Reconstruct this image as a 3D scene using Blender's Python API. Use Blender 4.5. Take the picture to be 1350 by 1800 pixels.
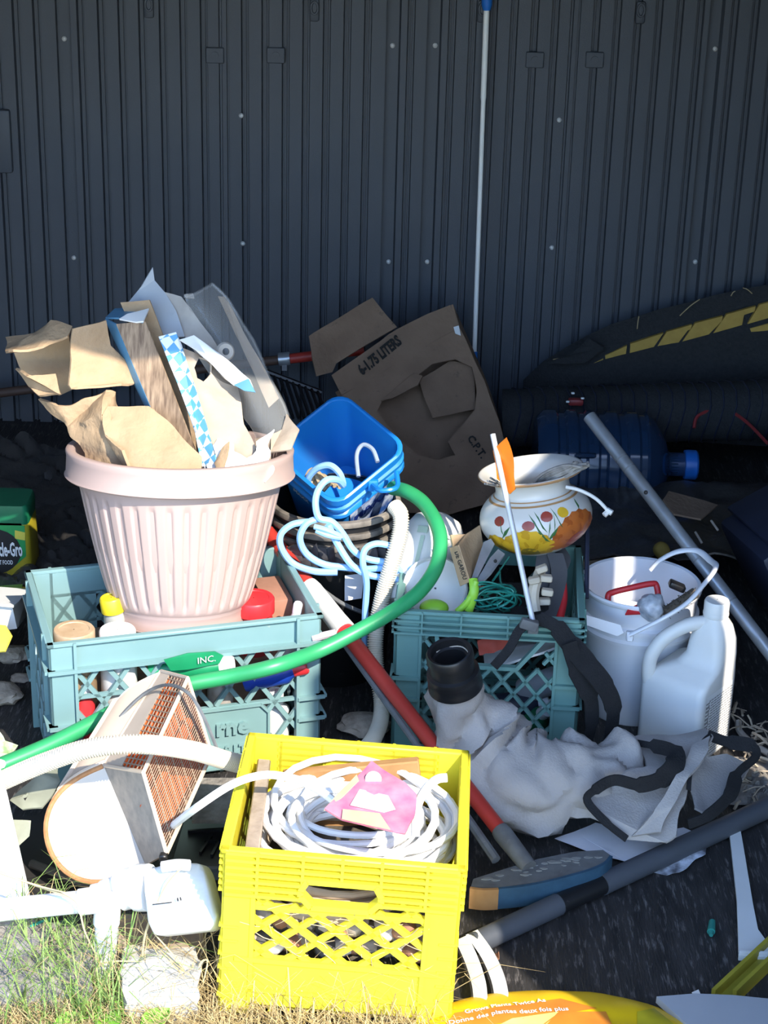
import bpy, bmesh, math, random
from mathutils import Vector, Matrix, noise
random.seed(7)
scn = bpy.context.scene
for o in list(bpy.data.objects): bpy.data.objects.remove(o)
COL = scn.collection
V = Vector
# ------------------------------------------------------------------ camera
FOC = 3300.0
PITCH = math.atan(FOC / 7638); ROLL = math.atan2(206, 7635); CAMH = 1.68
fwd = V((0, math.cos(PITCH), -math.sin(PITCH)))
r0 = V((1, 0, 0)); u0 = r0.cross(fwd)
CR = math.cos(ROLL) * r0 + math.sin(ROLL) * u0
CU = -math.sin(ROLL) * r0 + math.cos(ROLL) * u0
cam = bpy.data.cameras.new('camera'); camo = bpy.data.objects.new('camera', cam); COL.objects.link(camo)
cam.sensor_fit = 'HORIZONTAL'; cam.sensor_width = 36; cam.lens = 36 * FOC / 1350
cam.clip_end = 200
camo.matrix_world = Matrix(((CR.x, CU.x, -fwd.x, 0), (CR.y, CU.y, -fwd.y, 0), (CR.z, CU.z, -fwd.z, CAMH), (0, 0, 0, 1)))
scn.camera = camo
# ------------------------------------------------------------------ light
w = bpy.data.worlds.new('sky'); scn.world = w; w.use_nodes = True
wn = w.node_tree.nodes; wl = w.node_tree.links
bg = wn['Background']; sky = wn.new('ShaderNodeTexSky'); sky.sky_type = 'NISHITA'; sky.sun_disc = False; sky.ozone_density = 4.0; sky.dust_density = 0.4
SUN_EL = math.radians(41); SUN_AZ = math.radians(31)
sky.sun_elevation = SUN_EL; sky.sun_rotation = math.pi - SUN_AZ
wl.new(sky.outputs[0], bg.inputs[0]); bg.inputs[1].default_value = 0.80
SD = V((math.sin(SUN_AZ) * math.cos(SUN_EL), -math.cos(SUN_AZ) * math.cos(SUN_EL), math.sin(SUN_EL)))
sl = bpy.data.lights.new('sun_offscreen', 'SUN'); sl.energy = 8.2; sl.angle = math.radians(0.55); sl.color = (1, 0.93, 0.82)
so = bpy.data.objects.new('sun_offscreen', sl); COL.objects.link(so); so.location = SD * 8
so.rotation_euler = SD.to_track_quat('Z', 'Y').to_euler()
scn.view_settings.view_transform = 'Standard'; scn.view_settings.look = 'None'
scn.view_settings.gamma = 1; scn.view_settings.exposure = 0.0
scn.view_settings.use_curve_mapping = False

# ------------------------------------------------------------------ where a sight line meets a height or a distance
def ray(px, py): return fwd + (px - 675) / FOC * CR - (py - 900) / FOC * CU
def F(px, py, z=0.0):
    d = ray(px, py); return V((0, 0, CAMH)) + d * ((z - CAMH) / d.z)
def P(px, py, Y):
    d = ray(px, py); return V((0, 0, CAMH)) + d * (Y / d.y)

# ------------------------------------------------------------------ materials
MATS = {}
def mat(name, col, rough=0.6, col2=None, scale=30, amt=0.5, bump=0.0, bscale=80, metal=0.0, spec=0.5, trans=0.0, stretch=None, dirt=None, dirt_amt=0.45, sub=0.0):
    if name in MATS: return MATS[name]
    m = bpy.data.materials.new(name); m.use_nodes = True
    N = m.node_tree.nodes; L = m.node_tree.links; b = N['Principled BSDF']
    tc = N.new('ShaderNodeTexCoord'); src = tc.outputs['Object']
    if stretch:
        mp = N.new('ShaderNodeMapping'); mp.inputs['Scale'].default_value = stretch
        L.new(src, mp.inputs[0]); src = mp.outputs[0]
    c1 = (*col, 1); c2 = (*(col2 or tuple(c * 0.8 for c in col)), 1)
    nz = N.new('ShaderNodeTexNoise'); nz.inputs['Scale'].default_value = scale; nz.inputs['Detail'].default_value = 6
    L.new(src, nz.inputs['Vector'])
    rp = N.new('ShaderNodeValToRGB'); rp.color_ramp.elements[0].position = 0.5 - 0.25 * (1 - amt) - 0.05
    rp.color_ramp.elements[1].position = 0.5 + 0.25 * (1 - amt) + 0.1
    rp.color_ramp.elements[0].color = c2; rp.color_ramp.elements[1].color = c1
    L.new(nz.outputs['Fac'], rp.inputs[0]); out = rp.outputs[0]
    if dirt:
        n2 = N.new('ShaderNodeTexNoise'); n2.inputs['Scale'].default_value = scale * 2.7; n2.inputs['Detail'].default_value = 8
        n2.inputs['Roughness'].default_value = 0.7
        L.new(src, n2.inputs['Vector'])
        r2 = N.new('ShaderNodeValToRGB'); r2.color_ramp.elements[0].position = 1 - dirt_amt; r2.color_ramp.elements[1].position = 1 - dirt_amt + 0.12
        L.new(n2.outputs['Fac'], r2.inputs[0])
        mx = N.new('ShaderNodeMixRGB'); L.new(r2.outputs[0], mx.inputs[0]); L.new(out, mx.inputs[1]); mx.inputs[2].default_value = (*dirt, 1)
        out = mx.outputs[0]
    L.new(out, b.inputs['Base Color'])
    b.inputs['Roughness'].default_value = rough; b.inputs['Metallic'].default_value = metal
    b.inputs['Specular IOR Level'].default_value = spec; b.inputs['Transmission Weight'].default_value = trans
    if bump:
        n3 = N.new('ShaderNodeTexNoise'); n3.inputs['Scale'].default_value = bscale; n3.inputs['Detail'].default_value = 5
        L.new(src, n3.inputs['Vector'])
        bp = N.new('ShaderNodeBump'); bp.inputs['Strength'].default_value = bump; bp.inputs['Distance'].default_value = 0.004
        L.new(n3.outputs['Fac'], bp.inputs['Height']); L.new(bp.outputs[0], b.inputs['Normal'])
    MATS[name] = m; return m
def nodes_of(m):
    return m.node_tree.nodes, m.node_tree.links, m.node_tree.nodes['Principled BSDF']

shed = mat('shed_plastic', (0.064, 0.074, 0.092), 0.6, (0.056, 0.065, 0.082), 6, 0.3, 0.12, 300)
shed_lid = mat('shed_plastic_light', (0.35, 0.33, 0.30), 0.7)
floorm = mat('floor_mat', (0.042, 0.038, 0.036), 0.6, (0.016, 0.015, 0.015), 9, 0.4, 0.6, 60, stretch=(6, 0.9, 1), dirt=(0.15, 0.135, 0.125), dirt_amt=0.46)
soil = mat('soil', (0.17, 0.145, 0.11), 0.95, (0.08, 0.065, 0.045), 14, 0.4, 0.9, 60)
steel = mat('screw_steel', (0.75, 0.75, 0.75), 0.35, metal=0.2)
pot_m = mat('beige_pot_plastic', (0.47, 0.345, 0.305), 0.5, (0.44, 0.32, 0.28), 8, 0.3, dirt=(0.42, 0.30, 0.23), dirt_amt=0.33)
teal = mat('teal_crate_plastic', (0.20, 0.325, 0.32), 0.5, (0.17, 0.29, 0.285), 12, 0.4, dirt=(0.42, 0.42, 0.32), dirt_amt=0.33)
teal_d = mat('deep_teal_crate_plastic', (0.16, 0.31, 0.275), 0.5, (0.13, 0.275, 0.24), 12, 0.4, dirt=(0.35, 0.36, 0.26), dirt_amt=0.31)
yel = mat('yellow_crate_plastic', (0.80, 0.70, 0.035), 0.5, (0.76, 0.64, 0.03), 9, 0.4, dirt=(0.45, 0.36, 0.06), dirt_amt=0.33)
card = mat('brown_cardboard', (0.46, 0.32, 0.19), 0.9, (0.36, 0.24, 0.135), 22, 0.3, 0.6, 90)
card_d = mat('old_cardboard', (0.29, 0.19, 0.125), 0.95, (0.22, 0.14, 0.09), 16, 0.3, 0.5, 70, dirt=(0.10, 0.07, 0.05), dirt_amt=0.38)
card_g = mat('grey_card', (0.42, 0.45, 0.48), 0.85, (0.36, 0.39, 0.42), 10, 0.3)
white = mat('white_plastic', (0.74, 0.73, 0.70), 0.45, (0.68, 0.67, 0.63), 12, 0.3, dirt=(0.40, 0.36, 0.28), dirt_amt=0.31)
white_c = mat('clean_white', (0.86, 0.86, 0.84), 0.5, (0.82, 0.82, 0.80), 20, 0.2)
paper = mat('white_paper', (0.82, 0.82, 0.84), 0.85, (0.74, 0.74, 0.78), 18, 0.3, dirt=(0.45, 0.42, 0.36), dirt_amt=0.28)
bucket_w = mat('white_bucket_plastic', (0.86, 0.86, 0.88), 0.45, (0.80, 0.80, 0.83), 10, 0.3, dirt=(0.25, 0.22, 0.18), dirt_amt=0.27)
blue = mat('blue_pail_plastic', (0.012, 0.20, 0.58), 0.35, (0.011, 0.18, 0.53), 9, 0.3, dirt=(0.30, 0.24, 0.12), dirt_amt=0.26)
cyan = blue
lblue = mat('light_blue_hose_rubber', (0.30, 0.55, 0.88), 0.45, (0.25, 0.48, 0.80), 10, 0.3)
black = mat('black_plastic', (0.012, 0.012, 0.013), 0.4, (0.009, 0.009, 0.010), 10, 0.3, dirt=(0.12, 0.10, 0.09), dirt_amt=0.33)
black_f = mat('black_fabric', (0.009, 0.009, 0.010), 0.9, (0.016, 0.016, 0.017), 60, 0.3, 0.4, 300)
dust_tan = mat('dusty_tan', (0.46, 0.40, 0.33), 0.8, (0.30, 0.25, 0.2), 40, 0.3)
green = mat('green_hose_rubber', (0.03, 0.34, 0.12), 0.4, (0.03, 0.28, 0.10), 14, 0.4, dirt=(0.35, 0.42, 0.3), dirt_amt=0.30)
cream = mat('cream_hose_plastic', (0.74, 0.67, 0.53), 0.5, (0.68, 0.60, 0.46), 12, 0.3)
red = mat('red_paint', (0.50, 0.045, 0.03), 0.45, (0.42, 0.035, 0.025), 20, 0.4, dirt=(0.50, 0.22, 0.16), dirt_amt=0.33)
redp = mat('red_plastic', (0.62, 0.03, 0.035), 0.4, (0.55, 0.025, 0.03), 20, 0.3)
metal = mat('galvanised_metal', (0.58, 0.60, 0.62), 0.32, (0.40, 0.42, 0.44), 30, 0.4, metal=0.6)
greym = mat('grey_painted_metal', (0.16, 0.17, 0.17), 0.6, (0.10, 0.10, 0.10), 40, 0.4, dirt=(0.4, 0.38, 0.33), dirt_amt=0.36)
pvc = mat('grey_conduit', (0.075, 0.080, 0.092), 0.5, (0.062, 0.068, 0.078), 20, 0.3)
blue_s = mat('blue_painted_edge', (0.03, 0.085, 0.14), 0.6, (0.02, 0.06, 0.10), 50, 0.4)
wood = mat('raw_wood', (0.42, 0.22, 0.08), 0.8, (0.30, 0.15, 0.05), 30, 0.4, stretch=(1, 4, 1))
oldwood = mat('weathered_wood', (0.45, 0.36, 0.27), 0.9, (0.24, 0.18, 0.13), 20, 0.4, 0.5, 80, stretch=(1, 1, 6))
bagm = mat('grey_bag_fabric', (0.42, 0.385, 0.355), 0.9, (0.35, 0.32, 0.295), 12, 0.3, 0.35, 260, dirt=(0.42, 0.36, 0.28), dirt_amt=0.32)
bone = mat('bone_beige_metal', (0.62, 0.50, 0.38), 0.5, (0.55, 0.43, 0.32), 14, 0.3)
orange = mat('copper_reflector', (0.75, 0.13, 0.01), 0.4, (0.6, 0.07, 0.008), 20, 0.4)
orange_f = mat('orange_flag_tape', (0.95, 0.26, 0.01), 0.5, (0.9, 0.2, 0.01), 20, 0.3)
enamel = mat('rust_edged_enamel', (0.55, 0.50, 0.44), 0.5, (0.52, 0.46, 0.38), 14, 0.3, dirt=(0.24, 0.16, 0.08), dirt_amt=0.38)
rust = mat('rust', (0.34, 0.14, 0.05), 0.9, (0.5, 0.27, 0.12), 60, 0.3)
cable = mat('white_cable_sheath', (0.84, 0.83, 0.80), 0.45, (0.78, 0.76, 0.72), 20, 0.3)
oldcable = mat('brown_cable', (0.42, 0.28, 0.17), 0.7, (0.60, 0.48, 0.35), 20, 0.4)
lime = mat('lime_plastic', (0.30, 0.62, 0.05), 0.4)
wire_g = mat('green_coated_wire', (0.02, 0.22, 0.17), 0.4)
ink = mat('black_ink', (0.02, 0.018, 0.016), 0.8)
inkg = mat('grey_ink', (0.30, 0.29, 0.27), 0.8)
white_ink = mat('white_ink', (0.85, 0.85, 0.82), 0.7)
navy = mat('navy_plastic', (0.02, 0.025, 0.05), 0.5)
darkroll = mat('dark_mesh_roll', (0.012, 0.013, 0.014), 0.85, (0.022, 0.023, 0.025), 120, 0.3, 0.6, 200)
yellow_t = mat('mustard_trim', (0.50, 0.33, 0.07), 0.7, (0.40, 0.25, 0.05), 40, 0.4)
blsheet = mat('black_sheeting', (0.040, 0.037, 0.036), 0.30, (0.06, 0.055, 0.05), 8, 0.3, 0.6, 40, dirt=(0.12, 0.10, 0.09), dirt_amt=0.36)
gt = mat('green_tub', (0.01, 0.16, 0.07), 0.4); gy = mat('mustard_label', (0.45, 0.36, 0.02), 0.5); gl = mat('bright_green_label', (0.02, 0.32, 0.08), 0.5)
stone = mat('stone', (0.42, 0.36, 0.30), 0.9, (0.26, 0.20, 0.15), 30, 0.3, 0.5, 60)
concrete = mat('concrete', (0.36, 0.33, 0.29), 0.95, (0.16, 0.14, 0.12), 40, 0.4, 1.0, 110)
slate = mat('slate_grey_board', (0.31, 0.31, 0.32), 0.7, (0.28, 0.28, 0.29), 15, 0.3)
fert_y = mat('yellow_bag_film', (0.85, 0.55, 0.01), 0.35, (0.8, 0.48, 0.01), 6, 0.3)
fert_o = mat('orange_bag_print', (0.72, 0.24, 0.03), 0.35); fert_p = mat('pale_yellow_print', (0.90, 0.72, 0.20), 0.35)
seed_p = mat('pink_packet_print', (0.66, 0.10, 0.20), 0.5, (0.72, 0.26, 0.30), 40, 0.4); seed_y = mat('yellow_packet_edge', (0.62, 0.50, 0.28), 0.5); seed_b = mat('pale_blue_packet_print', (0.42, 0.50, 0.56), 0.5, (0.60, 0.52, 0.50), 120, 0.5)
boxblue = mat('blue_carton_print', (0.13, 0.33, 0.50), 0.5, (0.10, 0.27, 0.43), 20, 0.3)
vase_w = mat('white_glaze', (0.66, 0.64, 0.59), 0.25, (0.68, 0.66, 0.61), 9, 0.3, dirt=(0.45, 0.4, 0.32), dirt_amt=0.27)
glz_y = mat('yellow_glaze', (0.75, 0.45, 0.03), 0.3); glz_o = mat('orange_glaze', (0.55, 0.15, 0.03), 0.3); glz_r = mat('red_glaze', (0.35, 0.06, 0.04), 0.3); glz_g = mat('green_glaze', (0.05, 0.16, 0.05), 0.3); glz_t = mat('tan_glaze_line', (0.50, 0.28, 0.12), 0.3)
# clear and tinted plastics
clear = mat('clear_plastic', (0.60, 0.60, 0.58), 0.08, (0.5, 0.5, 0.48), 8, 0.2)
N_, L_, B_ = nodes_of(clear); B_.inputs['Alpha'].default_value = 0.15; B_.inputs['Coat Weight'].default_value = 0.5
jugblue = mat('tinted_blue_polycarbonate', (0.03, 0.07, 0.15), 0.12, (0.02, 0.05, 0.11), 6, 0.2, trans=0.35)
capblue = mat('blue_cap', (0.02, 0.17, 0.60), 0.4)
# diamond printed carton
dia = mat('diamond_printed_carton', (0.8, 0.82, 0.84), 0.55)
N_, L_, B_ = nodes_of(dia)
tc = N_.new('ShaderNodeTexCoord'); mp = N_.new('ShaderNodeMapping'); mp.inputs['Rotation'].default_value = (0, math.radians(45), 0)
ck = N_.new('ShaderNodeTexChecker'); ck.inputs['Scale'].default_value = 62; ck.inputs['Color1'].default_value = (0.78, 0.80, 0.82, 1); ck.inputs['Color2'].default_value = (0.12, 0.36, 0.62, 1)
L_.new(tc.outputs['Object'], mp.inputs[0]); L_.new(mp.outputs[0], ck.inputs[0]); L_.new(ck.outputs[0], B_.inputs['Base Color'])

# ------------------------------------------------------------------ mesh builder
class MB:
    def __init__(s): s.v = []; s.f = []
    def add(s, vs, fs):
        k = len(s.v); s.v += [V(x) for x in vs]; s.f += [tuple(i + k for i in f) for f in fs]; return s
    def addbm(s, bm):
        bm.verts.index_update(); s.add([v.co.copy() for v in bm.verts], [[v.index for v in f.verts] for f in bm.faces]); bm.free(); return s
    def hexa(s, p):
        return s.add(p, [(0, 3, 2, 1), (4, 5, 6, 7), (0, 1, 5, 4), (1, 2, 6, 5), (2, 3, 7, 6), (3, 0, 4, 7)])
    def box(s, c, size, R=None, bev=0.0, seg=2):
        bm = bmesh.new(); bmesh.ops.create_cube(bm, size=1)
        bmesh.ops.scale(bm, vec=V(size), verts=bm.verts)
        if bev: bmesh.ops.bevel(bm, geom=list(bm.edges), offset=bev, segments=seg, profile=0.5, affect='EDGES')
        M = Matrix.Translation(V(c)) @ (R.to_4x4() if R is not None else Matrix.Identity(4))
        bm.transform(M); return s.addbm(bm)
    def bar(s, p, q, wd, th, n):
        p = V(p); q = V(q); d = (q - p).normalized(); n = V(n).normalized(); sd = d.cross(n).normalized() * wd / 2; n = n * th / 2
        return s.hexa([p - sd - n, p + sd - n, q + sd - n, q - sd - n, p - sd + n, p + sd + n, q + sd + n, q - sd + n])
    def tube(s, pts, r, seg=8, closed=False, cap=True, flat=1.0):
        pts = [V(p) for p in pts]; n = len(pts)
        rs = r if isinstance(r, (list, tuple)) else [r] * n
        up = None; rings = []
        for i in range(n):
            a = pts[(i - 1) % n] if (closed or i > 0) else pts[0]
            b = pts[(i + 1) % n] if (closed or i < n - 1) else pts[-1]
            t = (b - a)
            if t.length < 1e-9: t = V((0, 0, 1))
            t.normalize()
            if up is None:
                up = V((0, 0, 1)) if abs(t.z) < 0.9 else V((0, 1, 0))
            x = t.cross(up)
            if x.length < 1e-6: x = t.orthogonal()
            x.normalize(); y = x.cross(t).normalized(); up = y
            rings.append([pts[i] + rs[i] * (math.cos(6.28318 * k / seg) * x + flat * math.sin(6.28318 * k / seg) * y) for k in range(seg)])
        vs = [p for rg in rings for p in rg]; fs = []
        for i in range(n if closed else n - 1):
            j = (i + 1) % n
            for k in range(seg):
                l = (k + 1) % seg; fs.append((i * seg + k, i * seg + l, j * seg + l, j * seg + k))
        if cap and not closed:
            fs.append(tuple(range(seg - 1, -1, -1))); fs.append(tuple((n - 1) * seg + k for k in range(seg)))
        return s.add(vs, fs)
    def lathe(s, prof, seg=32, M=None, rad=None, cap=False):
        vs = []; fs = []; n = len(prof)
        for i, (r, z) in enumerate(prof):
            for k in range(seg):
                a = 6.28318530718 * k / seg; rr = rad(a, i, r, z) if rad else r
                vs.append(V((rr * math.cos(a), rr * math.sin(a), z)))
        for i in range(n - 1):
            for k in range(seg):
                l = (k + 1) % seg; fs.append((i * seg + k, i * seg + l, (i + 1) * seg + l, (i + 1) * seg + k))
        if cap: fs.append(tuple(range(seg - 1, -1, -1))); fs.append(tuple((n - 1) * seg + k for k in range(seg)))
        if M is not None: vs = [M @ x for x in vs]
        return s.add(vs, fs)
    def loft(s, rings, cap=True):
        n = len(rings); m = len(rings[0]); vs = [p for r in rings for p in r]; fs = []
        for i in range(n - 1):
            for k in range(m):
                l = (k + 1) % m; fs.append((i * m + k, i * m + l, (i + 1) * m + l, (i + 1) * m + k))
        if cap: fs.append(tuple(range(m - 1, -1, -1))); fs.append(tuple((n - 1) * m + k for k in range(m)))
        return s.add(vs, fs)
    def sheet(s, pts, th=0.003, amp=0.004, freq=18, cuts=3, hole=None, seed=0.0):
        bm = bmesh.new(); loops = [pts] + ([hole] if hole else [])
        edges = []
        for lp in loops:
            vv = [bm.verts.new(V(p)) for p in lp]
            if not hole: bm.faces.new(vv)
            else: edges += [bm.edges.new((vv[i], vv[(i + 1) % len(vv)])) for i in range(len(vv))]
        if hole: bmesh.ops.triangle_fill(bm, use_beauty=True, use_dissolve=False, edges=edges); bmesh.ops.remove_doubles(bm, verts=list(bm.verts), dist=1e-5)
        else: bmesh.ops.triangulate(bm, faces=list(bm.faces), ngon_method='EAR_CLIP')
        for _ in range(cuts):
            lens = sorted([e.calc_length() for e in bm.edges]); lim = lens[int(len(lens) * 0.35)]
            ed = [e for e in bm.edges if e.calc_length() >= lim]
            bmesh.ops.subdivide_edges(bm, edges=ed, cuts=1)
            bmesh.ops.triangulate(bm, faces=list(bm.faces))
        off = V((seed * 3.1, seed * 1.7, seed))
        for v in bm.verts: v.co += noise.noise_vector(v.co * freq + off) * amp
        return s.thicken(bm, th)
    def thicken(s, bm, th):
        bmesh.ops.recalc_face_normals(bm, faces=list(bm.faces)); bm.normal_update(); bm.verts.index_update()
        n = len(bm.verts); vs = [v.co + v.normal * th / 2 for v in bm.verts] + [v.co - v.normal * th / 2 for v in bm.verts]; fs = []
        for f in bm.faces:
            ix = [v.index for v in f.verts]; fs.append(tuple(ix)); fs.append(tuple(i + n for i in reversed(ix)))
        for e in bm.edges:
            if len(e.link_faces) == 1: a, b = e.verts[0].index, e.verts[1].index; fs.append((a, b, b + n, a + n))
        bm.free(); return s.add(vs, fs)
    def grid(s, fn, nu, nv, th=0.0, close=False):
        vs = [fn(i / nu, j / nv) for j in range(nv + 1) for i in range(nu + 1)]; fs = []
        for j in range(nv):
            for i in range(nu):
                a = j * (nu + 1) + i; fs.append((a, a + 1, a + nu + 2, a + nu + 1))
        if th:
            bm = bmesh.new(); bv = [bm.verts.new(V(x)) for x in vs]
            for f in fs: bm.faces.new([bv[i] for i in f])
            return s.thicken(bm, th)
        return s.add(vs, fs)
    def ribbon(s, pts, side, th=0.002):
        rings = []
        n = len(pts)
        for i, p in enumerate(pts):
            p = V(p); sd = V(side[i]) if isinstance(side, list) else V(side)
            t = (V(pts[min(i + 1, n - 1)]) - V(pts[max(i - 1, 0)])).normalized()
            nn = t.cross(sd).normalized() * th / 2
            rings.append([p - sd - nn, p + sd - nn, p + sd + nn, p - sd + nn])
        return s.loft(rings)
    def grille(s, a, b, c, d, nu, nv, r):
        a, b, c, d = V(a), V(b), V(c), V(d); n = (b - a).cross(d - a).normalized()
        for i in range(nu + 1):
            t = i / nu; s.bar(a.lerp(b, t), d.lerp(c, t), r, r, n)
        for j in range(nv + 1):
            t = j / nv; s.bar(a.lerp(d, t), b.lerp(c, t), r, r, n)
        return s

def spline(pts, k=8, closed=False):
    pts = [V(p) for p in pts]; out = []; n = len(pts)
    for i in range(n if closed else n - 1):
        if closed: p0, p1, p2, p3 = pts[i - 1], pts[i], pts[(i + 1) % n], pts[(i + 2) % n]
        else: p0, p1, p2, p3 = pts[max(i - 1, 0)], pts[i], pts[i + 1], pts[min(i + 2, n - 1)]
        for j in range(k):
            t = j / k
            out.append(0.5 * ((2 * p1) + (p2 - p0) * t + (2 * p0 - 5 * p1 + 4 * p2 - p3) * t * t + (3 * p1 - p0 - 3 * p2 + p3) * t ** 3))
    if not closed: out.append(pts[-1])
    return out

ROOTM = {}
def rootmat(o):
    while o.parent: o = o.parent
    return ROOTM.get(o.name, Matrix.Identity(4))
def thing(name, label, cat, loc=(0, 0, 0), rot=(0, 0, 0), group=None, kind=None):
    o = bpy.data.objects.new(name, None); COL.objects.link(o); o.empty_display_size = 0.03
    o.location = V(loc); o.rotation_euler = rot
    from mathutils import Euler
    ROOTM[o.name] = Matrix.Translation(V(loc)) @ Euler(rot).to_matrix().to_4x4()
    if label: o['label'] = label
    if cat: o['category'] = cat
    if group: o['group'] = group
    if kind: o['kind'] = kind
    return o
def part(name, mb, m, parent, local=False, sharp=0.7, label=None):
    me = bpy.data.meshes.new(name)
    M = Matrix.Identity(4) if (local or parent is None) else rootmat(parent).inverted()
    me.from_pydata([tuple(M @ x) for x in mb.v], [], mb.f)
    bm = bmesh.new(); bm.from_mesh(me); bmesh.ops.recalc_face_normals(bm, faces=list(bm.faces)); bm.to_mesh(me); bm.free()
    me.polygons.foreach_set('use_smooth', [True] * len(me.polygons)); me.set_sharp_from_angle(angle=sharp)
    me.materials.append(m); me.update()
    o = bpy.data.objects.new(name, me); COL.objects.link(o)
    if parent: o.parent = parent
    if label: o['label'] = label
    return o
def single(name, mb, m, label, cat, group=None, kind=None, sharp=0.7):
    """a thing made of one mesh; its origin sits at its base"""
    lo = V((min(v.x for v in mb.v), min(v.y for v in mb.v), min(v.z for v in mb.v))); hi = V((max(v.x for v in mb.v), max(v.y for v in mb.v), 0))
    c = V(((lo.x + hi.x) / 2, (lo.y + hi.y) / 2, lo.z)); m2 = MB(); m2.f = mb.f; m2.v = [v - c for v in mb.v]
    o = part(name, m2, m, None, True, sharp); o.location = c; ROOTM[o.name] = Matrix.Translation(c)
    if label: o['label'] = label
    if cat: o['category'] = cat
    if group: o['group'] = group
    if kind: o['kind'] = kind
    return o
def struct(name, mb, m, parent=None):
    o = part(name, mb, m, parent)
    if parent is None: o['kind'] = 'structure'
    return o
def text(s, p0, p1, up, m, parent, name='lettering', ext=0.0004, fn=None, bold=0.0, hscale=1.0, depth=0.0):
    """flat lettering laid from p0 to p1 (baseline) on a surface whose up direction is 'up'"""
    cu = bpy.data.curves.new('t', 'FONT'); cu.body = s; cu.size = 1; cu.extrude = depth; cu.offset = bold; cu.resolution_u = 2
    ob = bpy.data.objects.new('t', cu); COL.objects.link(ob)
    dg = bpy.context.evaluated_depsgraph_get(); me = bpy.data.meshes.new_from_object(ob.evaluated_get(dg))
    vs = [v.co.copy() for v in me.vertices]; fs = [tuple(p.vertices) for p in me.polygons]
    bpy.data.objects.remove(ob); bpy.data.curves.remove(cu); bpy.data.meshes.remove(me)
    x0 = min(v.x for v in vs); x1 = max(v.x for v in vs); p0 = V(p0); p1 = V(p1)
    sc = (p1 - p0).length / (x1 - x0); X = (p1 - p0).normalized(); U = (V(up) - X * X.dot(V(up))).normalized(); Nn = X.cross(U)
    out = []
    for v in vs:
        p = p0 + X * (v.x - x0) * sc + U * v.y * sc * hscale
        out.append(fn(p) if fn else p + Nn * (ext + v.z * sc))
    mb = MB(); mb.add(out, fs)
    me = bpy.data.meshes.new(name); M = rootmat(parent).inverted()
    me.from_pydata([tuple(M @ x) for x in mb.v], [], mb.f); me.materials.append(m)
    o = bpy.data.objects.new(name, me); COL.objects.link(o); o.parent = parent
    return o
def up_of(a, b): return (V(a) - V(b)).normalized()

# ================================================================== SETTING
WY = 4.40
fl = MB(); fl.box((0, 3.3, -0.02), (3.0, 2.5, 0.04)); struct('floor', fl, floorm)
gr = MB(); gr.grid(lambda u, v: V((-8 + 16 * u, -8 + 10.05 * v, -0.012 + 0.006 * noise.noise(V((u * 60, v * 60, 0))))), 60, 60); struct('ground', gr, soil)
# back wall: moulded panels with vertical channels
wall = thing('wall_back', None, None, (0, WY, 0), kind='structure')
JO = [-1.5] + [P(x, 265, WY).x - 0.018 for x in (121, 687, 757, 1239)] + [1.5]
def wall_profile(x0, x1, pitch=0.0472):
    pr = [(x0, 0.022), (x0 + 0.03, 0.022), (x0 + 0.034, 0)]
    x = x0 + 0.058; mid = (x0 + x1) / 2
    while x < x1 - 0.02:
        if abs(x - mid) < pitch * 0.5 and x1 - x0 > 0.5:
            pr += [(x - 0.014, 0), (x - 0.012, 0.008), (x - 0.008, 0.008), (x - 0.006, 0), (x + 0.004, 0), (x + 0.005, 0.008), (x + 0.009, 0.008), (x + 0.010, 0)]
        else:
            pr += [(x - 0.0095, 0), (x - 0.0075, 0.017), (x - 0.002, 0.017), (x - 0.0014, 0.012), (x + 0.0014, 0.012), (x + 0.002, 0.017), (x + 0.0065, 0.017), (x + 0.0085, 0)]
        x += pitch
    pr += [(x1, 0), (x1, 0.022)]
    return pr
for i in range(len(JO) - 1):
    pr = wall_profile(JO[i], JO[i + 1]); mb = MB()
    vs = [V((x, WY + y, z)) for z in (0, 2.0) for (x, y) in pr]; n = len(pr)
    mb.add(vs, [(k, k + 1, n + k + 1, n + k) for k in range(n - 1)])
    part('wall_panel', mb, shed, wall, sharp=0.3)
bk = MB(); bk.box((0, WY + 0.045, 1.0), (3.0, 0.04, 2.0)); part('wall_backing', bk, shed, wall)
for (x, y) in [(113, 68), (690, 80), (765, 80), (1257, 86), (424, 203), (983, 211), (427, 428), (970, 435), (130, 453), (683, 460), (751, 460), (1222, 460), (116, 776)]:
    p = P(x, y, WY + (0.0 if x in (424, 983, 427, 970) else 0.020))
    mb = MB(); mb.lathe([(0.006, 0), (0.006, 0.002), (0.004, 0.0045), (0.0005, 0.0055)], 10, Matrix.Translation(p) @ Matrix.Rotation(math.radians(90), 4, 'X')); part('screw', mb, steel, wall)
for (x, y) in [(378, 97), (485, 97), (940, 105), (1045, 105)]:
    p = P(x, y, WY - 0.001); mb = MB(); mb.box(p, (0.042, 0.012, 0.036), bev=0.002, seg=1)
    mb.lathe([(0.009, 0), (0.009, 0.003), (0.0005, 0.003)], 14, Matrix.Translation(p + V((0, -0.006, 0))) @ Matrix.Rotation(math.radians(90), 4, 'X')); part('shelf_boss', mb, shed, wall)
for (x, y) in [(262, 12), (553, 18), (848, 20), (1126, 22)]:
    p = P(x, y, WY - 0.002); mb = MB(); mb.box(p, (0.022, 0.012, 0.05), bev=0.005)
    mb.tube([p + V((0.008 * math.cos(a), -0.007, 0.006 + 0.014 * math.sin(a))) for a in [k * 0.5236 for k in range(12)]], 0.003, 6, closed=True); part('keyhole_boss', mb, shed, wall)
mb = MB(); mb.box(P(2, 248, WY - 0.004), (0.05, 0.02, 0.15), bev=0.006); part('hinge_plate', mb, shed, wall)
mb = MB(); mb.box((-1.49, 3.25, 1.0), (0.04, 2.34, 2.0)); struct('wall_left', mb, shed)
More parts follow.
